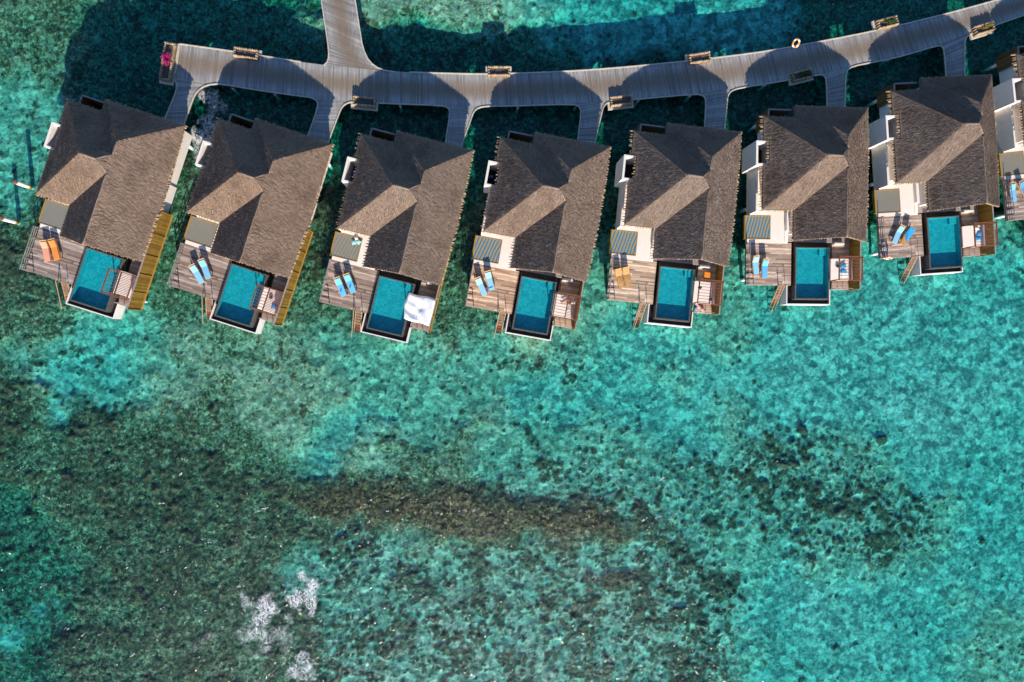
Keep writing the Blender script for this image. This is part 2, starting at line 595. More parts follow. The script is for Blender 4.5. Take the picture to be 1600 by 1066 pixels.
# what the sea floor is made of, one number per 3 m cell of the lagoon:
# 0 bright sand, 1 sand, 2 sand and weed, 3 weedy turf, 4 pale turf, 5 dark reef flat, 6 coral heads on sand, 7 deeper weed, 8 deep sand, 9 deep coral
GROUND = [
    [3, 3, 5, 3, 7, 7, 7, 7, 7, 7, 4, 4, 4, 4, 4, 4, 2, 8, 8, 8, 8, 8, 8, 8, 8, 7, 7, 7, 7, 7, 7, 7],
    [3, 3, 3, 7, 7, 7, 7, 7, 7, 7, 7, 7, 7, 7, 7, 7, 7, 7, 8, 8, 8, 8, 8, 8, 7, 7, 7, 7, 7, 7, 7, 7],
    [2, 3, 3, 7, 7, 7, 7, 7, 7, 7, 7, 7, 7, 7, 7, 7, 7, 7, 7, 7, 7, 7, 7, 7, 7, 7, 7, 7, 7, 7, 7, 7],
    [2, 2, 3, 7, 7, 7, 7, 7, 7, 7, 7, 7, 7, 7, 7, 7, 7, 7, 7, 7, 7, 7, 7, 7, 7, 7, 7, 7, 7, 7, 7, 7],
    [2, 2, 5, 5, 7, 5, 5, 7, 7, 7, 7, 7, 7, 7, 7, 7, 7, 7, 7, 7, 7, 7, 7, 7, 7, 7, 7, 7, 7, 7, 7, 7],
    [2, 2, 3, 5, 5, 5, 5, 3, 5, 7, 7, 3, 7, 7, 7, 7, 5, 5, 7, 7, 7, 7, 7, 7, 7, 7, 7, 7, 7, 7, 7, 7],
    [2, 5, 3, 3, 3, 3, 3, 5, 5, 5, 5, 3, 7, 5, 7, 5, 5, 5, 7, 7, 7, 7, 7, 7, 7, 7, 7, 7, 7, 7, 7, 7],
    [5, 3, 3, 3, 3, 3, 3, 3, 5, 5, 5, 3, 3, 3, 5, 5, 7, 7, 2, 2, 7, 7, 7, 2, 2, 2, 2, 2, 7, 7, 2, 2],
    [5, 5, 3, 3, 3, 3, 3, 3, 3, 3, 5, 5, 3, 3, 3, 3, 3, 3, 2, 2, 2, 2, 2, 2, 1, 1, 1, 1, 1, 1, 1, 1],
    [5, 5, 3, 2, 2, 3, 3, 3, 3, 3, 3, 5, 3, 3, 3, 3, 3, 2, 2, 2, 1, 1, 2, 2, 1, 1, 1, 0, 0, 1, 1, 1],
    [5, 3, 2, 1, 2, 4, 4, 3, 4, 4, 2, 2, 2, 4, 2, 2, 4, 4, 2, 1, 1, 1, 2, 2, 1, 0, 0, 0, 0, 0, 0, 0],
    [5, 2, 1, 1, 2, 4, 4, 4, 4, 4, 4, 2, 2, 2, 2, 2, 2, 6, 2, 1, 2, 1, 1, 1, 0, 0, 0, 0, 0, 0, 0, 0],
    [5, 4, 1, 2, 4, 4, 3, 3, 4, 4, 4, 2, 2, 2, 2, 2, 1, 1, 1, 1, 1, 1, 2, 1, 1, 0, 0, 0, 0, 0, 0, 1],
    [5, 3, 5, 5, 3, 5, 3, 3, 4, 4, 2, 1, 2, 2, 4, 4, 2, 2, 2, 2, 1, 1, 2, 6, 6, 6, 2, 1, 0, 0, 0, 1],
    [5, 3, 5, 5, 5, 5, 5, 3, 3, 2, 1, 4, 4, 3, 3, 2, 2, 2, 6, 2, 6, 6, 6, 6, 6, 6, 6, 2, 1, 1, 1, 1],
    [9, 3, 5, 5, 5, 5, 5, 5, 3, 3, 4, 4, 2, 2, 3, 6, 6, 6, 6, 6, 2, 6, 6, 6, 6, 6, 6, 6, 6, 2, 1, 1],
    [9, 9, 3, 5, 5, 5, 5, 5, 5, 5, 5, 6, 6, 3, 3, 6, 6, 6, 6, 6, 6, 6, 2, 2, 6, 6, 6, 6, 6, 2, 1, 1],
    [9, 9, 9, 5, 5, 5, 5, 5, 5, 2, 6, 6, 6, 6, 6, 6, 6, 6, 6, 6, 6, 6, 2, 2, 1, 2, 2, 6, 2, 1, 1, 1],
    [9, 9, 5, 5, 5, 5, 5, 5, 5, 6, 6, 6, 6, 6, 6, 6, 6, 6, 6, 6, 6, 6, 6, 1, 1, 0, 1, 1, 1, 1, 2, 1],
    [1, 9, 5, 3, 5, 5, 3, 5, 5, 5, 6, 6, 6, 6, 6, 6, 6, 6, 6, 6, 6, 6, 6, 1, 1, 0, 1, 1, 1, 1, 1, 2],
    [9, 9, 5, 5, 5, 5, 5, 5, 3, 5, 6, 6, 6, 6, 6, 6, 6, 6, 6, 6, 6, 6, 6, 2, 1, 1, 1, 1, 1, 1, 2, 2],
    [9, 9, 5, 5, 5, 5, 5, 5, 3, 5, 6, 6, 6, 6, 6, 6, 6, 6, 6, 6, 6, 6, 6, 2, 1, 1, 1, 1, 1, 1, 2, 2]]
# depth, sand, coral, green, brown of each kind of ground (the last: shade between walkway and villas painted into the floor)
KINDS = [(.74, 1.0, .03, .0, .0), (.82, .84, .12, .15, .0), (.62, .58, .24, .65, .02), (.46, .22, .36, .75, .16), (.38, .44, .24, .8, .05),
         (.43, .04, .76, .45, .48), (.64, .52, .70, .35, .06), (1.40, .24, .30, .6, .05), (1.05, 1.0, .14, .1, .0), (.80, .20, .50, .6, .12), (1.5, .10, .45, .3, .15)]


def build_sea_floor():
    st = .17
    def axis(a, b):
        core = np.arange(a, b, st)
        e, d, lo, hi = st, st, [], []
        while e < 600:
            d *= 1.35; e += d
            lo.append(core[0] - e); hi.append(core[-1] + e)
        return np.concatenate([lo[::-1], core, hi])
    xs, ys = axis(-49, 63), axis(-39, 42)
    X, Y = np.meshgrid(xs, ys)
    nx, ny = len(xs), len(ys)
    x, y = X.ravel(), Y.ravel()
    wx = x + (fbm(x, y, .12, 5) - .5) * 8 + (fbm(x, y, .45, 15) - .5) * 5
    wy = y + (fbm(x, y, .12, 25) - .5) * 6 + (fbm(x, y, .45, 35) - .5) * 4.5
    q = np.stack([wx, wy, np.full_like(x, -.8 - CAMH)], 1)
    px = 800 + FPX * (q @ _rt) / (q @ _fw); py = 533 - FPX * (q @ _up) / (q @ _fw)
    gx = np.clip(px / 50 - .5, 0, 30.999); gy = np.clip(py / 50 - .5, 0, 20.999)
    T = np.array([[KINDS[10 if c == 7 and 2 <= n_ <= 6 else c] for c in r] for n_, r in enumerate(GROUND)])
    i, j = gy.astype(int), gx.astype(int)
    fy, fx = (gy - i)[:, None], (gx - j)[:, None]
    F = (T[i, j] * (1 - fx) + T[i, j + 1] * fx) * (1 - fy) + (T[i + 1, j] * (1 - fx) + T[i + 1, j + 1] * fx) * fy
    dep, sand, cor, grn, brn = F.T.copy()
    # the thin brown reef ridge across the middle
    line = np.array([at(a_, b_, -.3) for a_, b_ in ((300, 715), (380, 745), (450, 768), (520, 783), (600, 792), (700, 800), (800, 808), (880, 819), (960, 826), (1040, 812))])
    wl = np.interp(x, line[:, 0], np.array([.2, .6, 1.5, 2.2, 2.6, 2.7, 2.6, 2.4, 2.0, 1.0]))
    yl = np.interp(x, line[:, 0], line[:, 1])
    inx = np.clip(np.minimum(x - line[0, 0] + 2, line[-1, 0] + 3 - x) / 3, 0, 1)
    ridge = np.clip(1.25 - np.abs(y + (fbm(x, y, .30, 115) - .5) * 3.2 + (fbm(x, y, 1.1, 118) - .5) * 1.6 - yl) / wl, 0, 1) * inx
    ridge = ridge * ridge * (3 - 2 * ridge) * np.clip(np.minimum(x - line[2, 0] + 6, line[-1, 0] + 2 - x) / 9, 0, 1)
    dep = dep * (1 - ridge) + .20 * ridge; sand = sand * (1 - ridge) + .08 * ridge; cor = cor * (1 - ridge) + .66 * ridge; brn = brn * (1 - ridge) + 1.0 * ridge; grn = grn * (1 - ridge) + .3 * ridge
    dep = dep + (fbm(x, y, .10, 61) - .5) * .35 * np.clip(dep, 0, 1)
    jx, jy = (fbm(x, y, 1.3, 41, 3) - .5) * 1.5, (fbm(x, y, 1.3, 43, 3) - .5) * 1.5
    h1, i1 = heads(x + jx, y + jy, 1.25, 71, np.clip(cor * 1.1 - .22, 0, .6), .16, .62)
    h2, i2 = heads(x + jx * .5, y + jy * .5, .55, 73, np.clip(cor * 1.0 - .08, 0, .6), .10, .27)
    clump = .55 * fbm(x, y, .55, 51, 4, .6) + .45 * fbm(x, y, 2.1, 55, 3, .6)
    thr = .70 - .30 * cor
    cl = np.clip((clump - thr) / .09, 0, 1)
    cl = cl * cl * (3 - 2 * cl)
    h1 = h1 * (.35 + .65 * cl)
    # the wide dark bommie below the reef edge
    bx, by = at(963, 908, -.6)
    big = np.clip(1 - (((x - bx) / 1.9) ** 2 + ((y - by) / 1.15) ** 2), 0, 1)
    bx, by = at(1378, 688, -.6)
    big = np.maximum(big, np.clip(1 - (((x - bx) / .7) ** 2 + ((y - by) / .6) ** 2), 0, 1))
    rough = fbm(x, y, 1.6, 91, 4, .6) - .5
    fine = fbm(x, y, 3.1, 97, 2, .6) - .5
    rel = np.clip(dep * 1.4, .35, 1)
    z = -dep + (.26 * np.sqrt(h1) + .12 * np.sqrt(h2) + .16 * cl * (.6 + .8 * fine)) * rel + .4 * np.sqrt(big) * (.7 + fine) + rough * .24 + fine * (.06 + .22 * np.clip(cor, 0, 1))
    z = np.minimum(z, -.04)
    far = np.maximum(np.abs(x - 7) - 60, np.abs(y) - 44)
    z = np.where(far > 0, np.minimum(z, -.5) - np.clip(far * .01, 0, 2), z)
    coral = np.clip(np.maximum(np.maximum(h1 * 1.7, h2 * 1.3), np.maximum(cl * .85, big * 2)), 0, 1)
    me = bpy.data.meshes.new('sea_bed')
    nv = nx * ny
    me.vertices.add(nv)
    me.vertices.foreach_set('co', np.stack([x, y, z], 1).astype(np.float32).ravel())
    ii = np.arange(nv).reshape(ny, nx)
    qd = np.stack([ii[:-1, :-1], ii[:-1, 1:], ii[1:, 1:], ii[1:, :-1]], -1).reshape(-1, 4)
    nf = len(qd)
    me.loops.add(nf * 4)
    me.loops.foreach_set('vertex_index', qd.ravel().astype(np.int32))
    me.polygons.add(nf)
    me.polygons.foreach_set('loop_start', (np.arange(nf) * 4).astype(np.int32))
    me.polygons.foreach_set('use_smooth', np.ones(nf, bool))
    me.update(calc_edges=True)
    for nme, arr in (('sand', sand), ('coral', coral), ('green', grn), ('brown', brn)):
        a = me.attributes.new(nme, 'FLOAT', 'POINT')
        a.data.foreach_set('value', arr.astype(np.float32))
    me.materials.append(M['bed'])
    o = bpy.data.objects.new('sea_bed', me)
    C.objects.link(o)
    tag(o, 'shallow reef and sand floor of the lagoon', None, None, 'structure')


build_sea_floor()
wb = MB()
wb.box(-640, 650, -640, 640, -8, 0, .5)
tag(wb.build('sea_water', M['sea']), 'clear turquoise lagoon water', None, None, 'structure')


# ------------------------------------------------------------------ sea foam (white water no one could count) and flecks for sun glints
def mat_foam():
    k = NT('foam')
    o = k.obj()
    r1 = k.math('ABSOLUTE', k.math('SUBTRACT', k.noise(k.map(o, (1, .75, 1), (0, 0, .5)), 1.5, 4, .6, 1.6), .5))
    r2 = k.math('ABSOLUTE', k.math('SUBTRACT', k.noise(o, 3.0, 3, .6, 1.0), .5))
    f = k.attr('foam')
    lace = k.math('MAXIMUM', k.math('SUBTRACT', 1.0, k.math('MULTIPLY', r1, 20.0)), k.math('SUBTRACT', .75, k.math('MULTIPLY', r2, 20.0)), clamp=True)
    al = k.math('MULTIPLY', k.math('ADD', k.math('MULTIPLY', lace, 1.15), k.math('MULTIPLY', f, .06)), k.ramp(f, [(.12, 0.0), (.75, 1.0)]), clamp=True)
    d = k.n('BsdfDiffuse')
    d.inputs['Color'].default_value = (.82, .84, .86, 1)
    t = k.n('BsdfTransparent')
    mx = k.n('MixShader')
    k.l(al, mx.inputs[0]); k.l(t.outputs[0], mx.inputs[1]); k.l(d.outputs[0], mx.inputs[2])
    k.l(mx.outputs[0], k.out.inputs[0])
    return k.m


M['foam'] = mat_foam()


def build_foam():
    vs, fs, fo = [], [], []
    for i, (px, py, rx, ry, an, amp) in enumerate([(472, 935, 1.5, 2.6, -.35, 1.25), (402, 965, 2.3, 2.5, .3, .85), (466, 1046, 1.9, 1.7, 0, .95), (440, 1000, 3.2, 2.2, .4, .45), (330, 1000, 3.0, 1.4, .5, .4),
                                                   (331, 160, 1.3, 2.0, .2, .9), (332, 205, 1.5, 2.2, .5, 1.0), (315, 226, 1.1, 1.8, .2, .9), (303, 216, .7, 1.1, .2, .9)]):
        cx, cy = at(px, py, 0)
        n = 41
        g = np.linspace(-1.25, 1.25, n)
        U, V = [q.ravel() for q in np.meshgrid(g, g)]
        ca, sa = math.cos(an), math.sin(an)
        x, y = cx + U * rx * ca - V * ry * sa, cy + U * rx * sa + V * ry * ca
        d = np.hypot(U, V)
        f = np.clip((.90 - d + (fbm(x, y, .9, 200 + i, 4, .6) - .5) * 2.6) * amp, 0, 1) * np.clip((1.22 - np.maximum(np.abs(U), np.abs(V))) * 5, 0, 1)
        b0 = len(vs)
        vs += list(zip(x, y, .012 + .004 * i + 0 * x))
        fo += list(f)
        fs += [(b0 + r_ * n + c_, b0 + r_ * n + c_ + 1, b0 + (r_ + 1) * n + c_ + 1, b0 + (r_ + 1) * n + c_) for r_ in range(n - 1) for c_ in range(n - 1)]
    me = bpy.data.meshes.new('sea_foam')
    me.from_pydata(vs, [], fs)
    a_ = me.attributes.new('foam', 'FLOAT', 'POINT')
    a_.data.foreach_set('value', fo)
    me.materials.append(M['foam'])
    o = bpy.data.objects.new('sea_foam', me)
    C.objects.link(o)
    tag(o, 'lacy white foam drifting on the reef water', None, None, 'stuff')
    b = MB()  # white flecks: bits of foam, and sun glints modelled as white shapes
    r = np.random.default_rng(5)
    for i in range(230):
        x, y = r.random() * 1600, 690 + 376 * r.random() ** .8
        if x > 1150 and r.random() < .75:
            continue
        cx, cy = at(x, y, 0)
        n = 1 + int(r.random() ** 2 * 8)
        an = .35 + r.normal() * .3
        for _ in range(n):
            s = .012 + .028 * r.random() ** 2
            t = r.normal() * .25
            qx, qy = cx + math.cos(an) * t, cy + math.sin(an) * t + r.normal() * .05
            L = 1.2 + 2.4 * r.random()
            b.quad([(qx + s * (L * math.cos(a) * math.cos(an) - math.sin(a) * math.sin(an)), qy + s * (L * math.cos(a) * math.sin(an) + math.sin(a) * math.cos(an)), .07) for a in (0, 1.2, 2.2, 3.2, 4.3, 5.3)])
    tag(b.build('foam_glint_flecks', M['white']), 'tiny white flecks of foam and modelled sun glints on ripples over the reef', None, None, 'stuff')


build_foam()

# ------------------------------------------------------------------ boardwalk
ZD = 1.5


def resample(pts, n):
    p = np.array(pts, float)
    d = np.concatenate([[0], np.cumsum(np.hypot(*np.diff(p, axis=0).T))])
    t = np.linspace(0, d[-1], n)
    return np.stack([np.interp(t, d, p[:, 0]), np.interp(t, d, p[:, 1])], 1), d[-1]


def W(pts, z=ZD):
    return [at(x, y, z) for x, y in pts]


def smooth(pts, it=2):
    p = [tuple(q) for q in pts]
    for _ in range(it):
        o = [p[0]]
        for a, b in zip(p, p[1:]):
            o += [(a[0] * .75 + b[0] * .25, a[1] * .75 + b[1] * .25), (a[0] * .25 + b[0] * .75, a[1] * .25 + b[1] * .75)]
        p = o + [p[-1]]
    return p


NORTH = [(281, 69), (375, 82), (470, 97), (510, 102), (590, 110), (640, 113), (700, 115), (755, 116), (800, 115), (860, 113), (930, 109), (1000, 103), (1080, 95), (1140, 88), (1200, 80), (1260, 69), (1330, 56), (1400, 41), (1470, 24), (1530, 8), (1620, -18), (1800, -75)]
SOUTH = [(274, 120), (300, 127), (330, 131), (400, 141), (480, 152), (540, 158), (600, 162), (690, 166), (800, 166), (895, 163), (1000, 155), (1090, 147), (1145, 139), (1200, 131), (1280, 117), (1340, 102), (1400, 91), (1465, 71), (1512, 54), (1560, 38), (1640, 10), (1820, -48)]
BL = [[(263, 119), (274, 126), (277, 136), (272, 152), (258, 185), (250, 203)], [(484, 152), (495, 157), (497, 165), (492, 182), (483, 207), (478, 220)],
      [(690, 165), (701, 169), (703, 178), (697, 215), (696, 228)], [(893, 163), (905, 166), (908, 175), (903, 215), (902, 225)],
      [(1088, 147), (1100, 150), (1103, 158), (1101, 197), (1101, 210)], [(1278, 117), (1288, 118), (1291, 126), (1292, 163), (1292, 178)],
      [(1462, 72), (1472, 72), (1475, 80), (1478, 117), (1478, 130)]]
BR = [[(345, 131), (322, 133), (308, 143), (301, 156), (287, 197), (284, 206)], [(560, 159), (545, 160), (535, 166), (530, 177), (515, 217), (512, 228)],
      [(765, 166), (748, 168), (740, 175), (736, 187), (722, 225), (719, 235)], [(965, 158), (950, 160), (943, 167), (940, 178), (930, 220), (929, 228)],
      [(1155, 138), (1143, 142), (1137, 150), (1136, 160), (1132, 200), (1131, 212)], [(1338, 103), (1328, 106), (1322, 113), (1321, 125), (1320, 165), (1320, 178)],
      [(1525, 50), (1514, 54), (1508, 61), (1507, 72), (1507, 118), (1507, 130)]]
PW = [(490, -120), (502, 0), (509, 45), (514, 80), (513, 95), (506, 103)]
PE = [(535, -120), (555, 0), (562, 45), (567, 76), (577, 97), (594, 109), (618, 113)]


def planks(mb, wear, left, right, pitch, z, worn=True):
    n = int(max(resample(left, 2)[1], resample(right, 2)[1]) / pitch)
    a, _ = resample(left, n + 1)
    b, _ = resample(right, n + 1)
    for i in range(n):
        g = .05
        col = min(1, max(0, random.gauss(.5, .2)))
        zz = z + random.uniform(-.004, .004)
        A0, A1 = a[i] * (1 - g) + a[i + 1] * g, a[i] * g + a[i + 1] * (1 - g)
        B0, B1 = b[i] * (1 - g) + b[i + 1] * g, b[i] * g + b[i + 1] * (1 - g)
        K = 8
        for q in range(K):
            t0, t1 = q / K, (q + 1) / K
            mb.quad([(*(A0 * (1 - t0) + B0 * t0), zz), (*(A0 * (1 - t1) + B0 * t1), zz), (*(A1 * (1 - t1) + B1 * t1), zz), (*(A1 * (1 - t0) + B1 * t0), zz)], col)
            for t in (t0, t1, t1, t0):
                wear.append(max(0, 1 - ((t - .5) / .36) ** 2) if worn else 0)


def slab(mb, left, right, z0, z1, n=60):
    a, _ = resample(left, n)
    b, _ = resample(right, n)
    for i in range(n - 1):
        mb.hexa([(*a[i], z0), (*b[i], z0), (*b[i + 1], z0), (*a[i + 1], z0)], [(*a[i], z1), (*b[i], z1), (*b[i + 1], z1), (*a[i + 1], z1)], .2)


nW, sW = smooth(W(NORTH)), smooth(W(SOUTH))
bw = MB(); wr = []
planks(bw, wr, nW, sW, .135, ZD)
walk = bw.build('boardwalk', M['walk'], None, False, wr)
tag(walk, 'long curving grey timber boardwalk behind the villas', None, None, 'structure')
sb = MB()
slab(sb, nW, sW, 1.18, 1.46)
lk = MB(); lw = []
pWw, pEw = smooth(W(PW)), smooth(W(PE))
planks(lk, lw, pWw, pEw, .15, ZD - .012)
slab(sb, pWw, pEw, 1.17, 1.455, 30)
for L, R in zip(BL, BR):
    l, r = smooth(W(L)), smooth(W(R))
    planks(lk, lw, l, r, .15, ZD - .012, False)
    slab(sb, l, r, 1.16, 1.45, 16)
sb.build('joist', M['dark'], walk)
lk.build('link_planks', M['walk'], walk, False, lw)
tr = MB()


def trim(path, wd=.10):
    p = smooth(path, 1)
    for a, b in zip(p, p[1:]):
        tr.bar((*a, ZD + .02), (*b, ZD + .02), wd, .10, .5)


trim(W([q for q in NORTH if q[0] <= 506] ))
trim(W([q for q in NORTH if q[0] >= 612]))
trim(W(PW)); trim(W(PE))
trim(W([(281, 69), (274, 120), (263, 119)]))
for i in range(7):
    mid = [q for q in SOUTH if BR[i][0][0] < q[0] < (BL[i + 1][0][0] if i < 6 else 9999)]
    trim(W(BR[i][::-1] + mid + (BL[i + 1] if i < 6 else [])))
trim(W(BL[0]))
tr.build('edge_trim', M['trim'], walk)
pm = MB()
for i in range(6, len(nW) - 4, 4):
    for p in (nW[i], sW[i]):
        c = Vector(p).lerp(Vector(nW[i]), .12).lerp(Vector(sW[i]), .12)
        pm.tube([(c.x, c.y, -2.6), (c.x, c.y, 1.17)], .13, 8)
pm.build('pile', M['pilewhite'], walk)

# ------------------------------------------------------------------ planters beside the boardwalk
PLANTG = 'log planters along the boardwalk'


def make_planter(px, py, dirpx, length, width, label, ledge=True):
    cx, cy = at(px, py, ZD + .3)
    x2, y2 = at(px + dirpx[0], py + dirpx[1], ZD + .3)
    an = math.atan2(y2 - cy, x2 - cx)
    t = empty('planter_box', (cx, cy, ZD + .01), an, label, 'planter', PLANTG)
    lb = MB()
    hx, hy = length / 2, width / 2
    r_ = .10
    n = int(length / .19)
    for i in range(n + 1):
        x = -hx + length * i / n
        for y in (-hy, hy):
            h = .52 + random.uniform(-.05, .05)
            lb.tube([(x, y, 0), (x, y, h), (x, y, h + .03)], [r_, r_, r_ * .6], 8, random.random())
    n = max(2, int(width / .19))
    for i in range(1, n):
        y = -hy + width * i / n
        for x in (-hx, hx):
            h = .50 + random.uniform(-.05, .05)
            lb.tube([(x, y, 0), (x, y, h), (x, y, h + .03)], [r_, r_, r_ * .6], 8, random.random())
    lb.build('log_wall', M['log'], t, True)
    s = MB()
    for i in range(10):
        for j in range(4):
            x0, x1 = -hx + length * i / 10, -hx + length * (i + 1) / 10
            y0, y1 = -hy + width * j / 4, -hy + width * (j + 1) / 4
            s.quad([(x0, y0, .33), (x1, y0, .33), (x1, y1, .33), (x0, y1, .33)])
    s.build('soil', M['soil'], t)
    lg = MB()
    lg.box(-hx - .28, hx + .28, -hy - .24, hy + .24, -.24, -.03, .5)
    lg.build('ledge', M['trim'], t)
    return t, an


def foliage(name, loc, an, sx, sy, sz, n, mat, leaf, label, cat, group=None, petals=None, stems=True):
    t = empty(name, loc, an, label, cat, group)
    b = MB(); pt = MB(); st = MB()
    for i in range(n):
        c = random.random()
        cl = int(random.random() * 7)
        rr = random.Random(cl * 13 + n)
        cx, cy, cz = rr.uniform(-.7, .7) * sx, rr.uniform(-.6, .6) * sy, rr.uniform(.4, .9) * sz
        p = Vector((cx + random.gauss(0, .22) * sx, cy + random.gauss(0, .26) * sy, max(.04, cz + random.gauss(0, .2) * sz)))
        d = Vector((random.gauss(0, 1), random.gauss(0, 1), random.gauss(.5, .6))).normalized()
        e = d.cross(Vector((random.gauss(0, 1), random.gauss(0, 1), random.gauss(0, 1)))).normalized()
        L = leaf * random.uniform(.6, 1.3)
        tgt = pt if petals and random.random() < petals[1] and p.x < petals[2] else b
        tgt.quad([p - d * L * .5, p + e * L * .3, p + d * L * .5, p - e * L * .3], c)
    for i in range(7):
        rr = random.Random(i * 13 + n)
        st.tube([(rr.uniform(-.5, .5) * sx * .6, rr.uniform(-.4, .4) * sy * .5, -.05), (rr.uniform(-.7, .7) * sx, rr.uniform(-.6, .6) * sy, rr.uniform(.4, .9) * sz)], [.025, .012], 6)
    b.build('leaves', mat, t)
    if petals:
        pt.build('blossoms', petals[0], t)
    st.build('stem', M['soil'], t)
    return t


PL = [((262.5, 97), (-8, 50), 3.3, .8, 'tall end planter with a magenta bougainvillea, at the closed left end of the boardwalk'),
      ((384.5, 84), (20, 3), 2.0, .72, 'empty sunlit log planter on the left arm of the boardwalk, left of the pier'),
      ((569, 159.5), (20, 2), 1.95, .72, 'empty shaded log planter on the villa side, just right of the pier junction'),
      ((779.5, 112), (20, 0), 1.9, .75, 'empty log planter with bright scalloped rim in the middle of the far boardwalk edge'),
      ((970.5, 158), (20, -2), 1.95, .75, 'half sunlit empty log planter on the villa side, right of the fourth link path'),
      ((1093, 91), (20, -3), 1.9, .75, 'empty bright-rimmed log planter on the far edge, slightly left of the orange ring'),
      ((1253, 118), (20, -5), 1.9, .72, 'shaded log planter filled with dark green shrubs on the villa side'),
      ((1386, 36), (20, -5), 1.9, .75, 'sunlit log planter filled with bushy green shrubs on the far boardwalk edge'),
      ((1537, 45), (20, -6), 1.9, .75, 'sunlit log planter with yellow plants and bare soil, rightmost on the villa side')]
for (pp, dr, L_, wd_, lab) in PL:
    t, an = make_planter(pp[0], pp[1], dr, L_, wd_, lab)
    if pp[0] < 300:
        foliage('flowering_shrub', (t.location.x - .12, t.location.y + .05, ZD + .34), an, .55, .45, .6, 620, M['leaf'], .12, 'magenta bougainvillea blooming in the left end planter', 'shrub', None, (M['petal'], .82, .9))
    elif pp[0] in (1253, 1386):
        foliage('shrub', (t.location.x, t.location.y, ZD + .34), an, .9, .28, .35, 800, M['leaf'], .10,
                'dark green shrub row growing in the shaded planter on the villa side' if pp[0] == 1253 else 'bushy green shrub row growing in the sunlit planter on the far edge', 'shrub', 'shrubs in the planters')
    elif pp[0] == 1537:
        foliage('shrub', (t.location.x + .3, t.location.y + .1, ZD + .34), an, .6, .28, .35, 420, M['leafyellow'], .10, 'yellow green shrub growing in the rightmost planter', 'shrub', 'shrubs in the planters')

# ------------------------------------------------------------------ life rings


def ring(loc, nrm, label, R=.36):
    t = empty('life_ring', loc, 0, label, 'life ring', 'orange life rings')
    t.rotation_euler = Vector(nrm).to_track_quat('Z', 'Y').to_euler()
    a = MB()
    a.tube([(R * math.cos(2 * PI * q / 32), R * math.sin(2 * PI * q / 32), 0) for q in range(33)], .085, 10)
    a.build('ring_body', M['orange'], t, True)
    for k in range(4):
        b = MB()
        b.tube([(R * math.cos(2 * PI * (k + q / 10) / 4), R * math.sin(2 * PI * (k + q / 10) / 4), 0) for q in range(5)], .092, 10)
        b.build('white_band', M['white'], t, True)
    return t


rx, ry = at(1245, 66.5, ZD + .9)
ring((rx, ry, ZD + .75), (.25, -.55, .8), 'orange and white life ring hung on a post at the far boardwalk edge')
pb = MB()
pb.tube([(rx + .12, ry - .16, ZD - .3), (rx + .12, ry - .16, ZD + .95)], .05, 8)
tag(pb.build('ring_post', M['trim']), 'short timber post holding the life ring on the far boardwalk edge', 'post')

# ------------------------------------------------------------------ mooring posts
for (x, y, lab) in ((-40.72, 13.8, 'white mooring post with rusty cap in open water, nearer the leftmost villa'),
                    (-41.96, 10.5, 'white mooring post with rusty cap, touching the left picture edge')):
    t = empty('mooring_post', (x, y, 0), 0, lab, 'post', 'white mooring posts')
    b = MB(); b.tube([(0, 0, -2.5), (0, 0, 1.85)], .19, 14); b.build('shaft', M['pilewhite'], t, True)
    b = MB(); b.tube([(0, 0, 1.85), (0, 0, 1.93), (0, 0, 1.95)], [.22, .22, .12], 14); b.build('cap', M['pilebrown'], t, True)
    b = MB(); b.tube([(0, 0, -.3), (0, 0, .15)], .205, 14); b.build('tide_band', M['ochre_beam'], t, True)

# ------------------------------------------------------------------ villa prototype (local frame: u east, v north, origin at the pool's south-west corner)
VIL = [(-36.066, 3.121, -18.05), (-23.203, 1.736, -18.114), (-9.333, 0.588, -13.695), (4.34, 0.565, -10.19), (18.114, 1.545, -5.669), (32.02, 3.454, -0.496), (45.768, 6.484, 4.01), (59.092, 10.599, 6.76)]


def vw(i, u, v, z=0.0):
    X, Y, t = VIL[i - 1]
    t = rad(t)
    return (X + u * math.cos(t) - v * math.sin(t), Y + u * math.sin(t) + v * math.cos(t), z)


ZE = 4.15
zE = lambda u, v: ZE + .794 * (5.84 - u)
zW = lambda u, v: ZE + .769 * (u + 1.3)
zN = lambda u, v: ZE + .80 * (18.1 - v)
wN = lambda u, v: ZE + .777 * (17 - v)
wW = lambda u, v: ZE + .78 * (u + 4.3)
wS = lambda u, v: ZE + .79 * (v - 8.25)
A, B, Cc, D_, E_ = (-4.3, 17), (-1.3, 17), (-1.3, 18.1), (5.84, 18.1), (5.84, 5.43)
F_, Q_, G_, H_ = (-1.3, 5.43), (2.327, 5.43), (-1.3, 8.25), (-4.3, 8.25)
W_, X_, P_, J_, R_ = (.095, 12.589), (1.523, 12.589), (2.327, 14.614), (2.327, 13.41), (2.327, 11.78)
FACES = [([D_, P_, J_, X_, R_, Q_, E_, (6.03, 9.9), (6.03, 12.4)], zE, 'E'), ([Cc, P_, D_], zN, 'N'), ([Cc, B, J_, P_], zW, 'W'),
         ([A, W_, X_, J_, B], wN, 'N'), ([A, H_, W_], wW, 'W'), ([H_, G_, R_, X_, W_], wS, 'S'), ([G_, F_, Q_, R_], zW, 'W')]
DOWN = {'E': (1, 0), 'W': (-1, 0), 'N': (0, 1), 'S': (0, -1)}


def inpoly(p, poly):
    c = False
    for (x0, y0), (x1, y1) in zip(poly, poly[1:] + poly[:1]):
        if (y0 > p[1]) != (y1 > p[1]) and p[0] < (x1 - x0) * (p[1] - y0) / (y1 - y0) + x0:
            c = not c
    return c


def notch(u, v):
    return u < -3.86 and 12.35 < v < 14.7


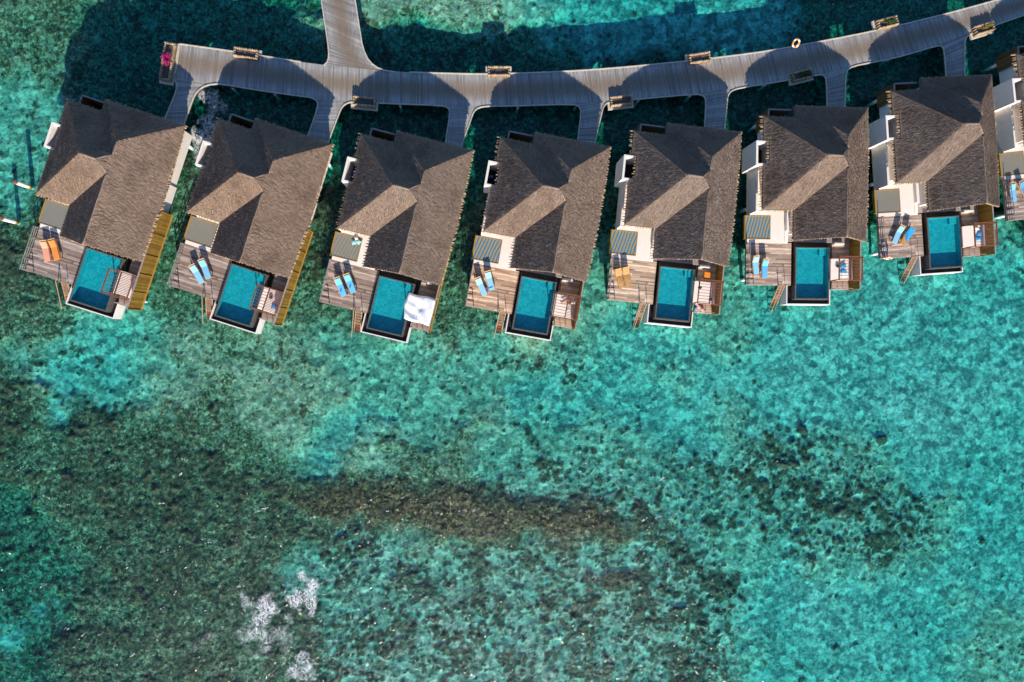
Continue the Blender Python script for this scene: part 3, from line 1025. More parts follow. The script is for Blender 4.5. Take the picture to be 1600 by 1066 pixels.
def make_roof(root):
    me_v, me_f, me_uv = [], [], []
    for poly, zf, side in FACES:
        bm = bmesh.new()
        vs = [bm.verts.new((u, v, 0)) for u, v in poly]
        f = bm.faces.new(vs)
        f.normal_update()
        if f.normal.z < 0:
            f.normal_flip()
        bmesh.ops.triangulate(bm, faces=bm.faces[:])
        cuts_u = list(np.arange(-4.2, 6.1, .33)) + [-3.86]
        cuts_v = list(np.arange(5.6, 18.1, .33)) + [12.35, 14.7]
        for cu in cuts_u:
            bmesh.ops.bisect_plane(bm, geom=bm.verts[:] + bm.edges[:] + bm.faces[:], plane_co=(cu, 0, 0), plane_no=(1, 0, 0))
        for cv in cuts_v:
            bmesh.ops.bisect_plane(bm, geom=bm.verts[:] + bm.edges[:] + bm.faces[:], plane_co=(0, cv, 0), plane_no=(0, 1, 0))
        base = len(me_v)
        bm.verts.index_update()
        for vt in bm.verts:
            u, v = vt.co.x, vt.co.y
            n = float(fbm(np.array([u]), np.array([v]), .9, 33, 3)[0]) - .5
            me_v.append((u, v, zf(u, v) + n * .07))
        for fc in bm.faces:
            c = fc.calc_center_median()
            if notch(c.x, c.y):
                continue
            me_f.append(tuple(base + q.index for q in fc.verts))
            du, dv = DOWN[side]
            me_uv.append([(q.co.x * dv + q.co.y * du + hash(side) % 7, (q.co.x * du + q.co.y * dv) * 1.27) for q in fc.verts])
        bm.free()
    mb = MB()
    mb.v, mb.f, mb.uv = me_v, me_f, me_uv
    mb.c = [.5] * len(me_f)
    mb.mi = [0] * len(me_f)
    # thick eave skirt and underside
    out = [(A, wW), ((-4.3, 14.7), wW), ((-3.86, 14.7), wW), ((-3.86, 12.35), wW), ((-4.3, 12.35), wW), (H_, wW), (G_, wS), (F_, zW), (Q_, zW), (E_, zE), ((6.03, 9.9), zE), ((6.03, 12.4), zE), (D_, zE), (Cc, zN), (B, wN)]
    for (p, zf), (q, zg) in zip(out, out[1:] + out[:1]):
        n = max(1, int(math.hypot(q[0] - p[0], q[1] - p[1]) / .35))
        for i in range(n):
            a, b_ = i / n, (i + 1) / n
            z0, z1 = zf(*p) * (1 - a) + zg(*q) * a, zf(*p) * (1 - b_) + zg(*q) * b_
            P0 = (p[0] + (q[0] - p[0]) * a, p[1] + (q[1] - p[1]) * a)
            P1 = (p[0] + (q[0] - p[0]) * b_, p[1] + (q[1] - p[1]) * b_)
            mb.quad([(*P0, z0 + .02), (*P1, z1 + .02), (*P1, z1 - .30), (*P0, z0 - .30)], .3, 0, [(a * 8, 0), (b_ * 8, 0), (b_ * 8, .4), (a * 8, .4)])
    for poly, zf, side in FACES:
        if poly[0] == A and len(poly) == 3:
            pp = [A, (-3.86, 14.7), (-3.86, 12.35), H_, W_]
            mb.quad([(u, v, zf(u, v) - .28) for u, v in reversed(pp)], .2, 0, [(u, v) for u, v in pp])
        else:
            mb.quad([(u, v, zf(u, v) - .28) for u, v in reversed(poly)], .2, 0, [(u, v) for u, v in poly])
    roof = mb.build('roof', M['thatch'], root)
    # loose thatch stems lying down the slopes
    tb = MB()
    r = random.Random(3)
    for poly, zf, side in FACES:
        xs, ys = [p[0] for p in poly], [p[1] for p in poly]
        n = int((max(xs) - min(xs)) * (max(ys) - min(ys)) * 200)
        du, dv = DOWN[side]
        for _ in range(n):
            u, v = r.uniform(min(xs), max(xs)), r.uniform(min(ys), max(ys))
            if not inpoly((u, v), poly) or notch(u - .1, v):
                continue
            yaw = r.gauss(-.24, .26)
            c, s = math.cos(yaw), math.sin(yaw)
            d = (du * c - dv * s, du * s + dv * c)
            L, wd = r.uniform(.16, .40), r.uniform(.008, .022)
            u1, v1 = u + d[0] * L, v + d[1] * L
            if not inpoly((u1, v1), poly) or notch(u1, v1):
                continue
            e = (-d[1] * wd, d[0] * wd)
            z0, z1 = zf(u, v) + r.uniform(.07, .12), zf(u1, v1) + r.uniform(-.01, .03)
            tb.quad([(u - e[0], v - e[1], z0), (u + e[0], v + e[1], z0), (u1 + e[0] * .6, v1 + e[1] * .6, z1), (u1 - e[0] * .6, v1 - e[1] * .6, z1)], min(1, max(0, r.gauss(.52, .14))))
    tb.build('thatch_stems', M['blade'], roof)['kind'] = 'stuff'
    rc = MB()
    zp = {P_: zE(*P_), J_: zE(*J_), X_: wN(*X_), R_: zE(*R_), Q_: zE(*Q_), W_: wN(*W_), D_: ZE, Cc: ZE, A: ZE, H_: ZE, E_: ZE}
    for a, b_, w0 in ((P_, J_, .085), (J_, X_, .075), (X_, R_, .075), (R_, Q_, .085), (W_, X_, .10)):
        n = max(2, int(math.dist(a, b_) / .4))
        pts, rs = [], []
        for i in range(n + 1):
            t = i / n
            pts.append((a[0] + (b_[0] - a[0]) * t + r.gauss(0, .018), a[1] + (b_[1] - a[1]) * t + r.gauss(0, .018), zp[a] + (zp[b_] - zp[a]) * t - w0 * .35))
            rs.append(w0 * r.uniform(.85, 1.12))
        rc.tube(pts, rs, 8, .5)
    ro = rc.build('ridge_cap', M['blade'], roof, True)
    fr = MB()

    def fringe(p, q, zf, nrm, sp, L0):
        n = int(math.dist(p, q) / sp)
        for i in range(n + 1):
            t = (i + r.uniform(-.25, .25)) / n
            u, v = p[0] + (q[0] - p[0]) * t, p[1] + (q[1] - p[1]) * t
            z = ZE - .10 if zf is None else zf(u, v) - .08
            L = L0 * r.uniform(.6, 1.25)
            wd = sp * r.uniform(.22, .36)
            tx, ty = -nrm[1], nrm[0]
            skew = r.gauss(0, .05)
            c = r.random()
            a0 = [(u - nrm[0] * .1 + tx * wd, v - nrm[1] * .1 + ty * wd), (u - nrm[0] * .1 - tx * wd, v - nrm[1] * .1 - ty * wd)]
            tip = (u + nrm[0] * L + tx * skew, v + nrm[1] * L + ty * skew)
            z2 = z - L * .75
            b1 = [(tip[0] + tx * wd * .45, tip[1] + ty * wd * .45), (tip[0] - tx * wd * .45, tip[1] - ty * wd * .45)]
            fr.hexa([(*a0[0], z - .05), (*a0[1], z - .05), (*b1[1], z2 - .03), (*b1[0], z2 - .03)], [(*a0[0], z + .05), (*a0[1], z + .05), (*b1[1], z2 + .03), (*b1[0], z2 + .03)], c)
    fringe(A, (-4.3, 14.75), None, (-1, 0), .25, .26)
    fringe((-3.86, 14.6), (-3.86, 12.45), wW, (-1, 0), .25, .26)
    fringe((-4.3, 12.3), H_, None, (-1, 0), .25, .26)
    fringe(G_, F_, None, (-1, 0), .25, .26)
    fringe(D_, (6.03, 12.4), None, (1, 0), .20, .16)
    fringe((6.03, 12.4), (6.03, 9.9), zE, (1, 0), .20, .16)
    fringe((6.03, 9.9), E_, None, (1, 0), .20, .16)
    fringe(H_, G_, None, (0, -1), .2, .12)
    fringe(Cc, D_, None, (0, 1), .22, .1)
    fringe(A, B, None, (0, 1), .22, .1)
    fringe(F_, Q_, zW, (0, -1), .2, .06)
    fringe(Q_, E_, zE, (0, -1), .2, .06)
    fr.build('eave_fringe', M['fringe'], roof)['kind'] = 'stuff'
    return roof


def plank_deck(mb, u0, u1, v0, v1, z, pitch=.145, joint=None):
    v = v0
    k = 0
    while v < v1 - .02:
        e = min(v + pitch - .008, v1)
        cuts = [u0, u1]
        if joint:
            cuts = [u0] + sorted(random.uniform(u0 + .5, u1 - .5) for _ in range(joint)) + [u1]
        for a, b in zip(cuts, cuts[1:]):
            mb.box(a + .003, b - .003, v, e, z - .04, z + random.uniform(-.003, .003), min(1, max(0, random.gauss(.5, .30))))
        v += pitch


villa = empty('villa', (0, 0, 0))
make_roof(villa)
# house walls
b = MB()
b.box(-.62, 5.28, 6.3, 12.85, .9, 4.05, .5)
b.box(-.62, 5.20, 12.85, 17.6, .9, 4.05, .5)
b.box(-3.3, -.63, 8.95, 16.4, .9, 4.02, .5)
b.box(5.28, 5.42, 10.35, 12.85, .9, 3.6, .5)
b.box(5.20, 5.30, 12.9, 17.9, .9, 3.9, .5)
b.quad([(-.4, 6.31, 4.0), (5.1, 6.31, 4.0), (2.33, 6.31, 6.3)])
wall = b.build('wall', M['plaster'], villa)
for (u0, u1, v0, v1, z0, z1) in ((.2, 4.6, 6.26, 6.30, 1.56, 3.7), (-2.9, -1.0, 8.91, 8.95, 1.56, 3.6)):
    fr_ = MB(); n = 3
    for i in range(n + 1):
        x = u0 + (u1 - u0) * i / n
        fr_.box(x - .04, x + .04, v0 - .03, v1, z0, z1)
    fr_.box(u0 - .04, u1 + .04, v0 - .028, v1, z1, z1 + .08)
    d_ = fr_.build('sliding_door', M['teak'], villa)
    g_ = MB(); g_.box(u0, u1, v0, v1 - .01, z0, z1); g_.build('pane', M['glass'], d_)
# terrace of white plaster around the net
b = MB()
b.box(-4.72, -.62, 5.50, 5.83, 1.2, 1.56, .5)
b.box(-2.36, -.62, 5.83, 8.95, 1.2, 1.56, .5)
b.box(-4.45, -2.36, 8.14, 8.95, 1.2, 1.56, .5)
b.box(-4.25, -3.3, 8.95, 12.4, 1.2, 1.56, .5)
b.box(-.95, -.62, 5.6, 8.4, 1.56, 1.62, .5)
ter = b.build('terrace', M['plaster_floor'], villa)
b = MB()
b.box(-.92, -.60, 6.65, 8.5, 1.565, 2.0, .5)
b.build('bench', M['plaster'], villa)
# low garden wall and the open-air bath on the west side
b = MB()
b.box(-4.47, -4.30, 8.28, 12.45, .75, 3.0, .5)
b.build('garden_wall', M['plaster'], villa)
b = MB()
b.box(-4.98, -4.78, 12.42, 14.72, .75, 4.1, .5)
b.box(-4.78, -3.4, 12.42, 12.60, .75, 4.08, .5)
b.box(-4.78, -3.4, 14.54, 14.72, .75, 4.08, .5)
bath = b.build('bath_screen', M['plaster'], villa)
b = MB(); b.box(-4.78, -3.3, 12.60, 14.54, 1.2, 1.5, .5); b.build('bath_floor', M['dark'], bath)
b = MB()
b.tube([(-4.62, 13.75, 1.5), (-4.62, 13.75, 2.1)], .10, 12); b.tube([(-4.45, 13.75, 2.2), (-4.45, 13.75, 2.26)], .16, 14)
b.build('basin', M['vividblue'], bath)
# service courtyard at the back
b = MB()
b.box(-3.62, -3.52, 16.4, 17.9, .9, 3.55, .5)
for i in range(11):
    b.box(-3.66, -3.62, 16.4 + i * .136, 16.4 + i * .136 + .125, .9, 3.55)
b.box(-3.52, -1.32, 17.8, 17.9, .9, 3.55, .5)
court = b.build('courtyard_screen', M['court'], villa)
b = MB(); b.box(-3.52, -1.0, 16.4, 17.8, 1.0, 1.3, .5); b.build('courtyard_floor', M['dark'], court)
b = MB()
for p, q in (((-3.58, 16.4, 3.58), (-3.58, 17.88, 3.58)), ((-3.6, 17.85, 3.58), (-1.3, 17.85, 3.58))):
    b.bar(p, q, .14, .06, .5)
b.build('coping', M['rail'], court)
b = MB(); b.box(-3.5, -3.3, 14.72, 16.4, .9, 3.5, .5); b.build('back_wall', M['plaster'], villa)
# timber decks
b = MB()
plank_deck(b, -4.74, -.20, 1.38, 5.5, 1.5, .145, 2)
deck = b.build('deck', M['deck'], villa)
b = MB()
plank_deck(b, 3.92, 5.74, 1.04, 5.62, 1.5, .145, 0)
b.build('daybed_deck', M['deck'], villa)
b = MB()
b.box(-4.74, -.20, 1.36, 5.5, 1.2, 1.45, .5); b.box(3.93, 5.74, 1.02, 5.62, 1.2, 1.45, .5)
b.box(-.62, 5.74, 5.64, 6.26, 1.2, 1.5, .5)
b.build('joist', M['rail'], deck)
b = MB(); b.box(3.95, 4.95, 5.40, 5.64, 1.5, 1.95, .5); b.build('ledge', M['plaster'], villa)
# railings
b = MB()
for z in (.28, .56, .86):
    b.bar((-4.70, 1.42, 1.5 + z), (-4.70, 5.45, 1.5 + z), .05, .05)
    b.bar((-4.70, 1.42, 1.5 + z), (-3.95, 1.42, 1.5 + z), .05, .05)
for v in (1.42, 2.45, 3.45, 4.45, 5.42):
    b.bar((-4.70, v, 1.42), (-4.70, v, 2.4), .07, .07)
b.bar((-3.95, 1.42, 1.42), (-3.95, 1.42, 2.4), .07, .07)
b.build('railing', M['rail'], villa)
b = MB()
b.bar((3.98, 1.09, 2.3), (5.7, 1.09, 2.3), .06, .05)
for u in (4.0, 4.55, 5.1):
    b.bar((u, 1.09, 1.42), (u, 1.09, 2.3), .05, .05)
b.build('railing', M['rail'], villa)
# privacy screen on the east side
b = MB()
n = 66
for i in range(n):
    v = .98 + (10.25 - .98) * i / n
    b.box(5.70, 5.78, v, v + (10.25 - .98) / n - .012, .85, 3.35)
scr = b.build('privacy_screen', M['ochre'], villa)
b = MB()
for v in (.98, 2.6, 4.3, 6.1, 8.1, 10.25):
    b.bar((5.80, v, .8), (5.80, v, 3.38), .07, .05)
b.bar((5.81, .95, .86), (5.81, 10.28, .86), .12, .16, .5)
b.build('screen_rail', M['ochre_beam'], scr)
b = MB(); b.bar((5.74, .95, 3.39), (5.74, 10.28, 3.39), .12, .05, .5); b.build('screen_cap', M['rail'], scr)
# pool
b = MB()
for (u0, u1, v0, v1) in ((-.56, 3.92, -.50, -.40), (-.56, -.46, -.40, 1.36), (3.82, 3.92, -.40, 1.02)):
    b.box(u0, u1, v0, v1, -.3, 1.32, .5)
b.box(-.54, 3.90, -.38, 5.6, -.3, 1.0, .5)
pool = b.build('pool', M['plaster'], villa)
b = MB()
b.box(-.46, -.02, -.40, 5.6, 1.003, 1.06, .5); b.box(-.06, -.022, 1.36, 5.6, 1.06, 1.97, .5); b.box(-.20, 3.45, 5.10, 5.5, 1.06, 1.52, .5); b.box(3.43, 3.82, -.40, 5.6, 1.003, 1.06, .5)
b.box(0, 3.43, -.40, 0, 1.003, 1.06, .5); b.box(0, 3.43, 5.06, 5.6, 1.003, 1.40, .5)
b.build('overflow_gutter', M['slot'], pool)
b = MB()
for (u0, u1, v0, v1) in ((-.02, .11, -.02, 5.09), (3.32, 3.45, -.02, 5.09), (.11, 3.32, -.02, .11), (.11, 3.32, 4.98, 5.09)):
    b.box(u0, u1, v0, v1, 1.0, 1.985, .5)
b.build('pool_rim', M['stone'], pool)
b = MB()
b.quad([(.11, .11, 1.28), (3.32, .11, 1.28), (3.32, 4.98, 1.28), (.11, 4.98, 1.28)])
for (p, q) in (((.113, .113), (3.317, .113)), ((3.317, .113), (3.317, 4.977)), ((3.317, 4.977), (.113, 4.977)), ((.113, 4.977), (.113, .113))):
    b.quad([(*p, 1.28), (*q, 1.28), (*q, 1.97), (*p, 1.97)])
b.box(2.6, 3.31, 4.35, 4.97, 1.285, 1.6, .5)
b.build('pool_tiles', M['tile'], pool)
b = MB()
b.quad([(.11, .11, 1.955), (3.32, .11, 1.955), (3.32, 4.98, 1.955), (.11, 4.98, 1.955)])
b.build('pool_water', M['poolwater'], pool)
# stairs into the lagoon
b = MB()
for u in (-1.42, -.82):
    b.bar((u, 1.40, 1.50), (u, -1.45, -1.25), .06, .12)
st_ = b.build('stair', M['stairwood'], villa)
for nm, k0, k1, mt in (('tread', 0, 5, M['stairwood']), ('wet_tread', 5, 11, M['redtread'])):
    b = MB()
    for k_ in range(k0, k1):
        t = (k_ + .6) / 11
        b.box(-1.40, -.84, 1.40 - 2.85 * t - .10, 1.40 - 2.85 * t + .10, 1.50 - 2.75 * t, 1.54 - 2.75 * t)
    b.build(nm, mt, st_)
b = MB()
for u in (-1.46,):
    b.bar((u, 1.38, 1.4), (u, 1.38, 2.35), .05, .05)
    b.bar((u, 1.38, 2.33), (u, -1.2, .0), .05, .05)
b.bar((-.78, 1.38, 1.4), (-.78, 1.38, 2.35), .05, .05)
b.build('handrail', M['stairwood'], st_)
# hammock net over the water
b = MB()
b.box(-4.98, -4.86, 5.84, 8.14, 1.22, 1.60, .5)
b.box(-2.42, -2.36, 5.84, 8.14, 1.3, 1.585, .5)
b.box(-4.86, -2.42, 8.06, 8.13, 1.3, 1.59, .5)
b.box(-4.86, -2.42, 5.84, 5.90, 1.3, 1.59, .5)
nf = b.build('net_frame', M['ochre_beam'], villa)
b = MB()
n = 52
for i in range(n):
    u = -4.86 + 2.44 * (i + .5) / n
    b.quad([(u - .017, 5.90, 1.55), (u + .017, 5.90, 1.55), (u + .017, 8.06, 1.55), (u - .017, 8.06, 1.55)])
n = 46
for i in range(n):
    v = 5.90 + 2.16 * (i + .5) / n
    b.quad([(-4.86, v - .017, 1.556), (-2.42, v - .017, 1.556), (-2.42, v + .017, 1.556), (-4.86, v + .017, 1.556)])
net = b.build('hammock_net', M['net'], villa)
pb = MB(); pb.tube([(0, 0, -2.6), (0, 0, 1.2)], .17, 12)
pile0 = pb.build('pile', M['pilewhite'], villa, True)
pile0.location = (-3.4, 17.25, 0)
for (u, v) in ((-4.2, 9.0), (-4.3, 2.0), (-1.2, 2.0), (5.4, 1.8), (5.0, 9.5), (5.0, 17.0), (1.0, 17.0), (.5, .4), (3.2, .4)):
    q = pile0.copy(); C.objects.link(q); q.parent = villa; q.location = (u, v, 0)

VLAB = ['thatched overwater villa with two orange loungers, leftmost of the row', 'thatched overwater villa beside the white surge, with pale blue loungers under its grey net',
        'thatched overwater villa with a white sheet draped over its daybed canopy', 'thatched overwater villa with warm striped deck boards and a person on the daybed',
        'thatched overwater villa with two uncovered tan loungers on its deck', 'thatched overwater villa squarest to the picture, with a blue and ochre swirled net',
        'thatched overwater villa with a life ring on its deck railing', 'thatched overwater villa cut off by the right edge of the picture']
VG = 'thatched overwater villas in a row'
DCOL = [(1.15, 1.10, 1.12), (1.15, 1.08, 1.06), (1.25, 1.15, 1.10), (1.95, 1.60, 1.28), (1.95, 1.76, 1.52), (1.65, 1.5, 1.4), (1.45, 1.34, 1.3), (1.3, 1.22, 1.22)]
NST = [.0, .12, .55, 1.0, 1.0, 1.0, .05, .05]
RCOL = [(1.08, 1.02, .98), (1.05, .98, .94), (.99, .97, .96), (1.03, .99, .97), (.95, .95, .97), (.98, .95, .94), (.92, .92, .94), (.97, .95, .95)]
villas = []
for i in range(8):
    o = villa if i == 0 else dup(villa)
    villas.append(o)
for i, o in enumerate(villas):
    o.location = (VIL[i][0], VIL[i][1], 0)
    o.rotation_euler = (0, 0, rad(VIL[i][2]))
    tag(o, VLAB[i], 'villa', VG)
    for ch in kids(o):
        if ch.name.startswith(('deck', 'daybed_deck')):
            ch.color = (*DCOL[i], 1)
        if ch.name.startswith('hammock_net'):
            ch.color = (1, 1, 1, NST[i])
        if ch.name.startswith('roof'):
            ch.color = (*RCOL[i], 1)
            for g in kids(ch):
                g.color = (*RCOL[i], 1)

# ------------------------------------------------------------------ sun loungers


def make_lounger(back=28, cushion=True):
    t = empty('sun_lounger', (0, 0, 0))
    b = MB()
    Lh, wd = .95, .31
    ca, sa = math.cos(rad(back)), math.sin(rad(back))
    hinge = .22
    for s in (-1, 1):
        b.bar((s * (wd - .02), -Lh, .30), (s * (wd - .02), Lh, .30), .05, .08)
    for k_ in range(9):
        y = -Lh + .06 + k_ * .14
        b.box(-wd, wd, y - .055, y + .055, .335, .36)
    b.build('frame', M['honey'], t)
    for s in (-1, 1):
        for y in (-Lh + .12, Lh - .12):
            q = MB(); q.box(s * (wd - .03) - .03, s * (wd - .03) + .03, y - .03, y + .03, 0, .27); q.build('leg', M['honey'], t)
    b = MB()
    for k_ in range(6):
        d = .06 + k_ * .135
        y, z = hinge + d * ca, .36 + d * sa
        b.hexa([(-wd, y - .055 * ca, z - .055 * sa - .02), (wd, y - .055 * ca, z - .055 * sa - .02), (wd, y + .055 * ca, z + .055 * sa - .02), (-wd, y + .055 * ca, z + .055 * sa - .02)],
               [(-wd, y - .055 * ca, z - .055 * sa), (wd, y - .055 * ca, z - .055 * sa), (wd, y + .055 * ca, z + .055 * sa), (-wd, y + .055 * ca, z + .055 * sa)])
    bk = b.build('backrest', M['honey'], t)
    b = MB()
    b.bar((-.2, hinge + .5 * ca, .36 + .5 * sa), (-.2, Lh - .1, .3), .03, .03); b.bar((.2, hinge + .5 * ca, .36 + .5 * sa), (.2, Lh - .1, .3), .03, .03)
    b.build('prop', M['honey'], bk)
    if cushion:
        b = MB()
        w2 = wd - .035
        prof = [(-Lh + .02, .37), (-Lh / 2, .372), (hinge - .05, .37), (hinge + .02, .38)]
        for d in (.2, .42, .60):
            prof.append((hinge + d * ca, .38 + d * sa))
        for (y0, z0), (y1, z1) in zip(prof, prof[1:]):
            b.hexa([(-w2, y0, z0), (w2, y0, z0), (w2, y1, z1), (-w2, y1, z1)], [(-w2 + .015, y0, z0 + .07), (w2 - .015, y0, z0 + .07), (w2 - .015, y1, z1 + .07), (-w2 + .015, y1, z1 + .07)], .5)
        b.build('cushion', M['blue'], t)
    return t


BLUE, ORG = (1, 1, 1, 1), (4.4, .50, .10, 1)
PALE = (1.25, 1.08, .98, 1)
LG = 'sun loungers on the villa decks'
LOUNGE = [(1, -3.31, 3.63, 27, (3.9, .62, .28, 1), 26, 'pale orange sun lounger, nearer the railing of the pair on the leftmost deck'),
          (1, -2.63, 3.98, 32, (3.7, .47, .075, 1), 18, 'bright orange sun lounger, nearer the pool of the pair on the leftmost deck'),
          (2, -2.66, 3.17, 46, PALE, 24, 'pale blue sun lounger nearer the steps, on the deck beside the white surge'),
          (2, -2.12, 3.85, 38, (.95, .95, .97, 1), 26, 'blue sun lounger turned to the house wall, on the deck beside the white surge'),
          (3, -3.24, 3.19, 35, (.75, 1.0, 1.08, 1), 24, 'turquoise lounger nearer the railing, on the deck beside the white-sheeted daybed'),
          (3, -2.47, 3.72, 35, (.72, .98, 1.08, 1), 24, 'turquoise lounger nearer the pool, on the deck beside the white-sheeted daybed'),
          (4, -3.60, 3.41, 34, (1.45, 1.12, .98, 1), 30, 'pale blue lounger nearer the railing on the warm striped deck'),
          (4, -2.90, 4.10, 25, (1.4, 1.14, 1.0, 1), 26, 'pale blue lounger with a dark towel edge nearer the pool on the warm striped deck'),
          (5, -3.78, 3.51, 21, None, 30, 'tan wooden lounger without cushion, nearer the railing of the bare pair'),
          (5, -3.08, 3.73, 19, None, 30, 'tan wooden lounger without cushion, nearer the pool of the bare pair'),
          (6, -3.96, 3.31, 6, PALE, 40, 'pale blue lounger with steep back by the railing, on the deck below the swirled net'),
          (6, -3.04, 2.98, 0, (.62, .90, 1.1, 1), 34, 'deeper blue lounger nearer the pool, on the deck below the swirled net'),
          (7, -3.02, 3.62, -28, (1.2, 1.0, 1.02, 1), 26, 'pale blue lounger fully covered, on the deck with the life ring'),
          (7, -2.08, 3.36, -29, None, 30, 'honey wood lounger half covered by a folded blue towel, beside a pale blue one'),
          (8, -4.22, 4.1, 3, (.95, .98, 1.0, 1), 18, 'blue lounger behind the railing at the right edge of the picture'),
          (8, -3.0, 4.3, 25, (.5, .6, .7, 1), 22, 'lounger cut by the picture edge, right of the rightmost blue lounger')]
protos = {}
for (vi, u, v, a, col, back, lab) in LOUNGE:
    key = (back, col is not None)
    if key not in protos:
        t = make_lounger(back, col is not None); protos[key] = t
    else:
        t = dup(protos[key])
    t.location = vw(vi, u, v, 1.5)
    t.rotation_euler = (0, 0, rad(VIL[vi - 1][2] + a))
    tag(t, lab, 'sun lounger', LG)
    for ch in kids(t):
        if ch.name.startswith('cushion'):
            ch.color = col


def towel(name, vi, u, v, z, a, pts, mat, label, cat='towel', group=None, th=.02):
    """a cloth or cushion of real thickness with the given outline"""
    b = MB()
    b.hexa([(x, y, z_ if len(p) > 2 else 0) for p in pts for (x, y, z_) in [(p[0], p[1], p[2] if len(p) > 2 else 0)]],
           [(p[0], p[1], (p[2] if len(p) > 2 else 0) + th) for p in pts], .5)
    o = b.build(name, mat)
    o.location = vw(vi, u, v, z)
    o.rotation_euler = (0, 0, rad(VIL[vi - 1][2] + a))
    return tag(o, label, cat, group)


towel('beach_towel', 7, -2.08, 3.36, 1.90, -29, [(-.32, .12, .02), (.18, -.55, .0), (.31, .12, .02), (.32, .80, .36), (-.30, .80, .36)], M['bluecushion'], 'folded blue towel thrown over the honey wood lounger on the life ring deck')
towel('beach_towel', 4, -2.76, 3.42, 1.95, 25, [(-.29, -.06), (.27, -.02), (.30, .10), (0, .02), (-.28, .04)], M['vividblue'], 'dark blue rolled towel across the foot of a lounger on the warm striped deck')
for (du, dv, lab) in ((-3.10, 2.85, 'small blue striped flipper or bottle lying on the turquoise lounger nearer the railing'), (-2.36, 3.42, 'small blue striped bottle lying on the turquoise lounger nearer the pool')):
    b = MB(); b.tube([(0, -.16, .05), (0, -.02, .05), (0, .08, .05), (0, .17, .05)], [.05, .055, .045, .02], 8)
    o = b.build('bottle', M['vividblue'], None, True); o.location = vw(3, du, dv, 1.95); o.rotation_euler = (0, 0, rad(-6))
    tag(o, lab.replace('flipper or ', ''), 'bottle', 'blue bottles on the loungers')

# ------------------------------------------------------------------ daybeds with slatted canopies


def make_daybed():
    t = empty('daybed', (0, 0, 0))
    b = MB()
    b.box(3.50, 5.62, 1.84, 4.06, 0, .10, .5)
    b.box(3.54, 5.60, 1.88, 4.02, .10, .34, .5)
    b.build('base', M['teak'], t)
    b = MB(); b.box(3.50, 5.36, 1.87, 4.03, .342, .60, .5); b.build('mattress', M['mattress'], t, False, None, .05)
    b = MB(); b.box(5.36, 5.56, 1.90, 4.0, .342, .98, .5); b.build('backrest', M['bolster'], t, False, None, .04)
    for (u, v) in ((3.42, 1.82), (3.42, 3.98), (5.62, 1.82), (5.62, 3.98)):
        b = MB(); b.bar((u, v, 0), (u, v, 2.30), .085, .085); b.build('post', M['teak'], t)
    b = MB()
    z = 2.34
    for p, q in (((3.35, 1.78), (5.70, 1.78)), ((3.35, 4.02), (5.70, 4.02)), ((3.39, 1.78), (3.39, 4.02)), ((5.66, 1.78), (5.66, 4.02)), ((4.52, 1.78), (4.52, 4.02))):
        b.bar((*p, z), (*q, z), .09, .12)
    can = b.build('canopy_frame', M['teak'], t)
    b = MB()
    for k_ in range(15):
        v = 1.78 + 2.24 * (k_ + 1) / 16
        b.bar((4.52, v, z + .065), (5.66, v, z + .065), .05, .04)
        if k_ % 2 == 0:
            b.bar((3.39, v, z + .065), (4.52, v, z + .065), .04, .04)
    b.build('slat', M['teak'], can)
    return t


DG = 'slatted canopy daybeds beside the pools'
DLAB = ['daybed with an empty cream mattress under dense slats, on the leftmost deck', 'daybed with a blue cushion near its lower corner, on the deck beside the white surge',
        'daybed hidden under a big white sheet draped over its canopy', 'daybed with a reclining person under its red brown slats', 'daybed with an orange stool behind it and a pink bundle at its foot',
        'daybed with two blue cushions and a white towel in its middle', 'daybed with blue cushions by its backrest, half its mattress outside the slats', 'daybed of the villa cut off by the right picture edge']
db = make_daybed()
for i in range(7):
    o = db if i == 0 else dup(db)
    o.location = vw(i + 1, 0, 0, 1.503)
    o.rotation_euler = (0, 0, rad(VIL[i][2]))
    tag(o, DLAB[i], 'daybed', DG)


def cushion(name, vi, u, v, z, a, sx, sy, sz, mat, label, cat='cushion', group=None, tilt=0.0):
    bm = bmesh.new()
    bmesh.ops.create_grid(bm, x_segments=8, y_segments=8, size=1)
    ret = bmesh.ops.extrude_face_region(bm, geom=bm.faces[:])
    for q in [e for e in ret['geom'] if isinstance(e, bmesh.types.BMVert)]:
        q.co.z = 1
    for q in bm.verts:
        x, y = q.co.x, q.co.y
        puff = (1 - x * x) * (1 - y * y)
        pin = 1 - .12 * (1 - abs(x * y))
        s = .12 + .88 * puff ** .6
        q.co = (x * sx / 2 * pin, y * sy / 2 * pin, sz * (.5 + (s if q.co.z > .5 else -s) * .5))
    bmesh.ops.recalc_face_normals(bm, faces=bm.faces[:])
    o = from_bm(name, bm, mat, None, True)
    o.location = vw(vi, u, v, z)
    o.rotation_euler = (0, tilt, rad(VIL[vi - 1][2] + a))
    return tag(o, label, cat, group)


CG = 'loose cushions on daybeds and nets'
cushion('cushion', 6, 4.72, 3.30, 2.12, 4, .55, .5, .2, M['bluecushion'], 'bright blue cushion, upper of the two in the middle of a daybed', 'cushion', CG, -.2)
cushion('cushion', 6, 4.74, 2.78, 2.12, -6, .5, .45, .2, M['bluecushion'], 'bright blue cushion, lower of two, right above a white towel on a daybed', 'cushion', CG, -.2)
cushion('cushion', 7, 5.18, 3.16, 2.12, -14, .42, .52, .2, M['bluecushion'], 'bright blue cushion leaning on the backrest, below a white cushion', 'cushion', CG, -.35)
cushion('cushion', 7, 5.02, 2.68, 2.12, 5, .52, .42, .2, M['bluecushion'], 'bright blue cushion with pale hem, lowest on the half open daybed', 'cushion', CG, -.2)
cushion('cushion', 7, 4.95, 3.66, 2.12, 20, .42, .42, .18, M['white'], 'white cushion topmost on the half open daybed', 'cushion', CG)
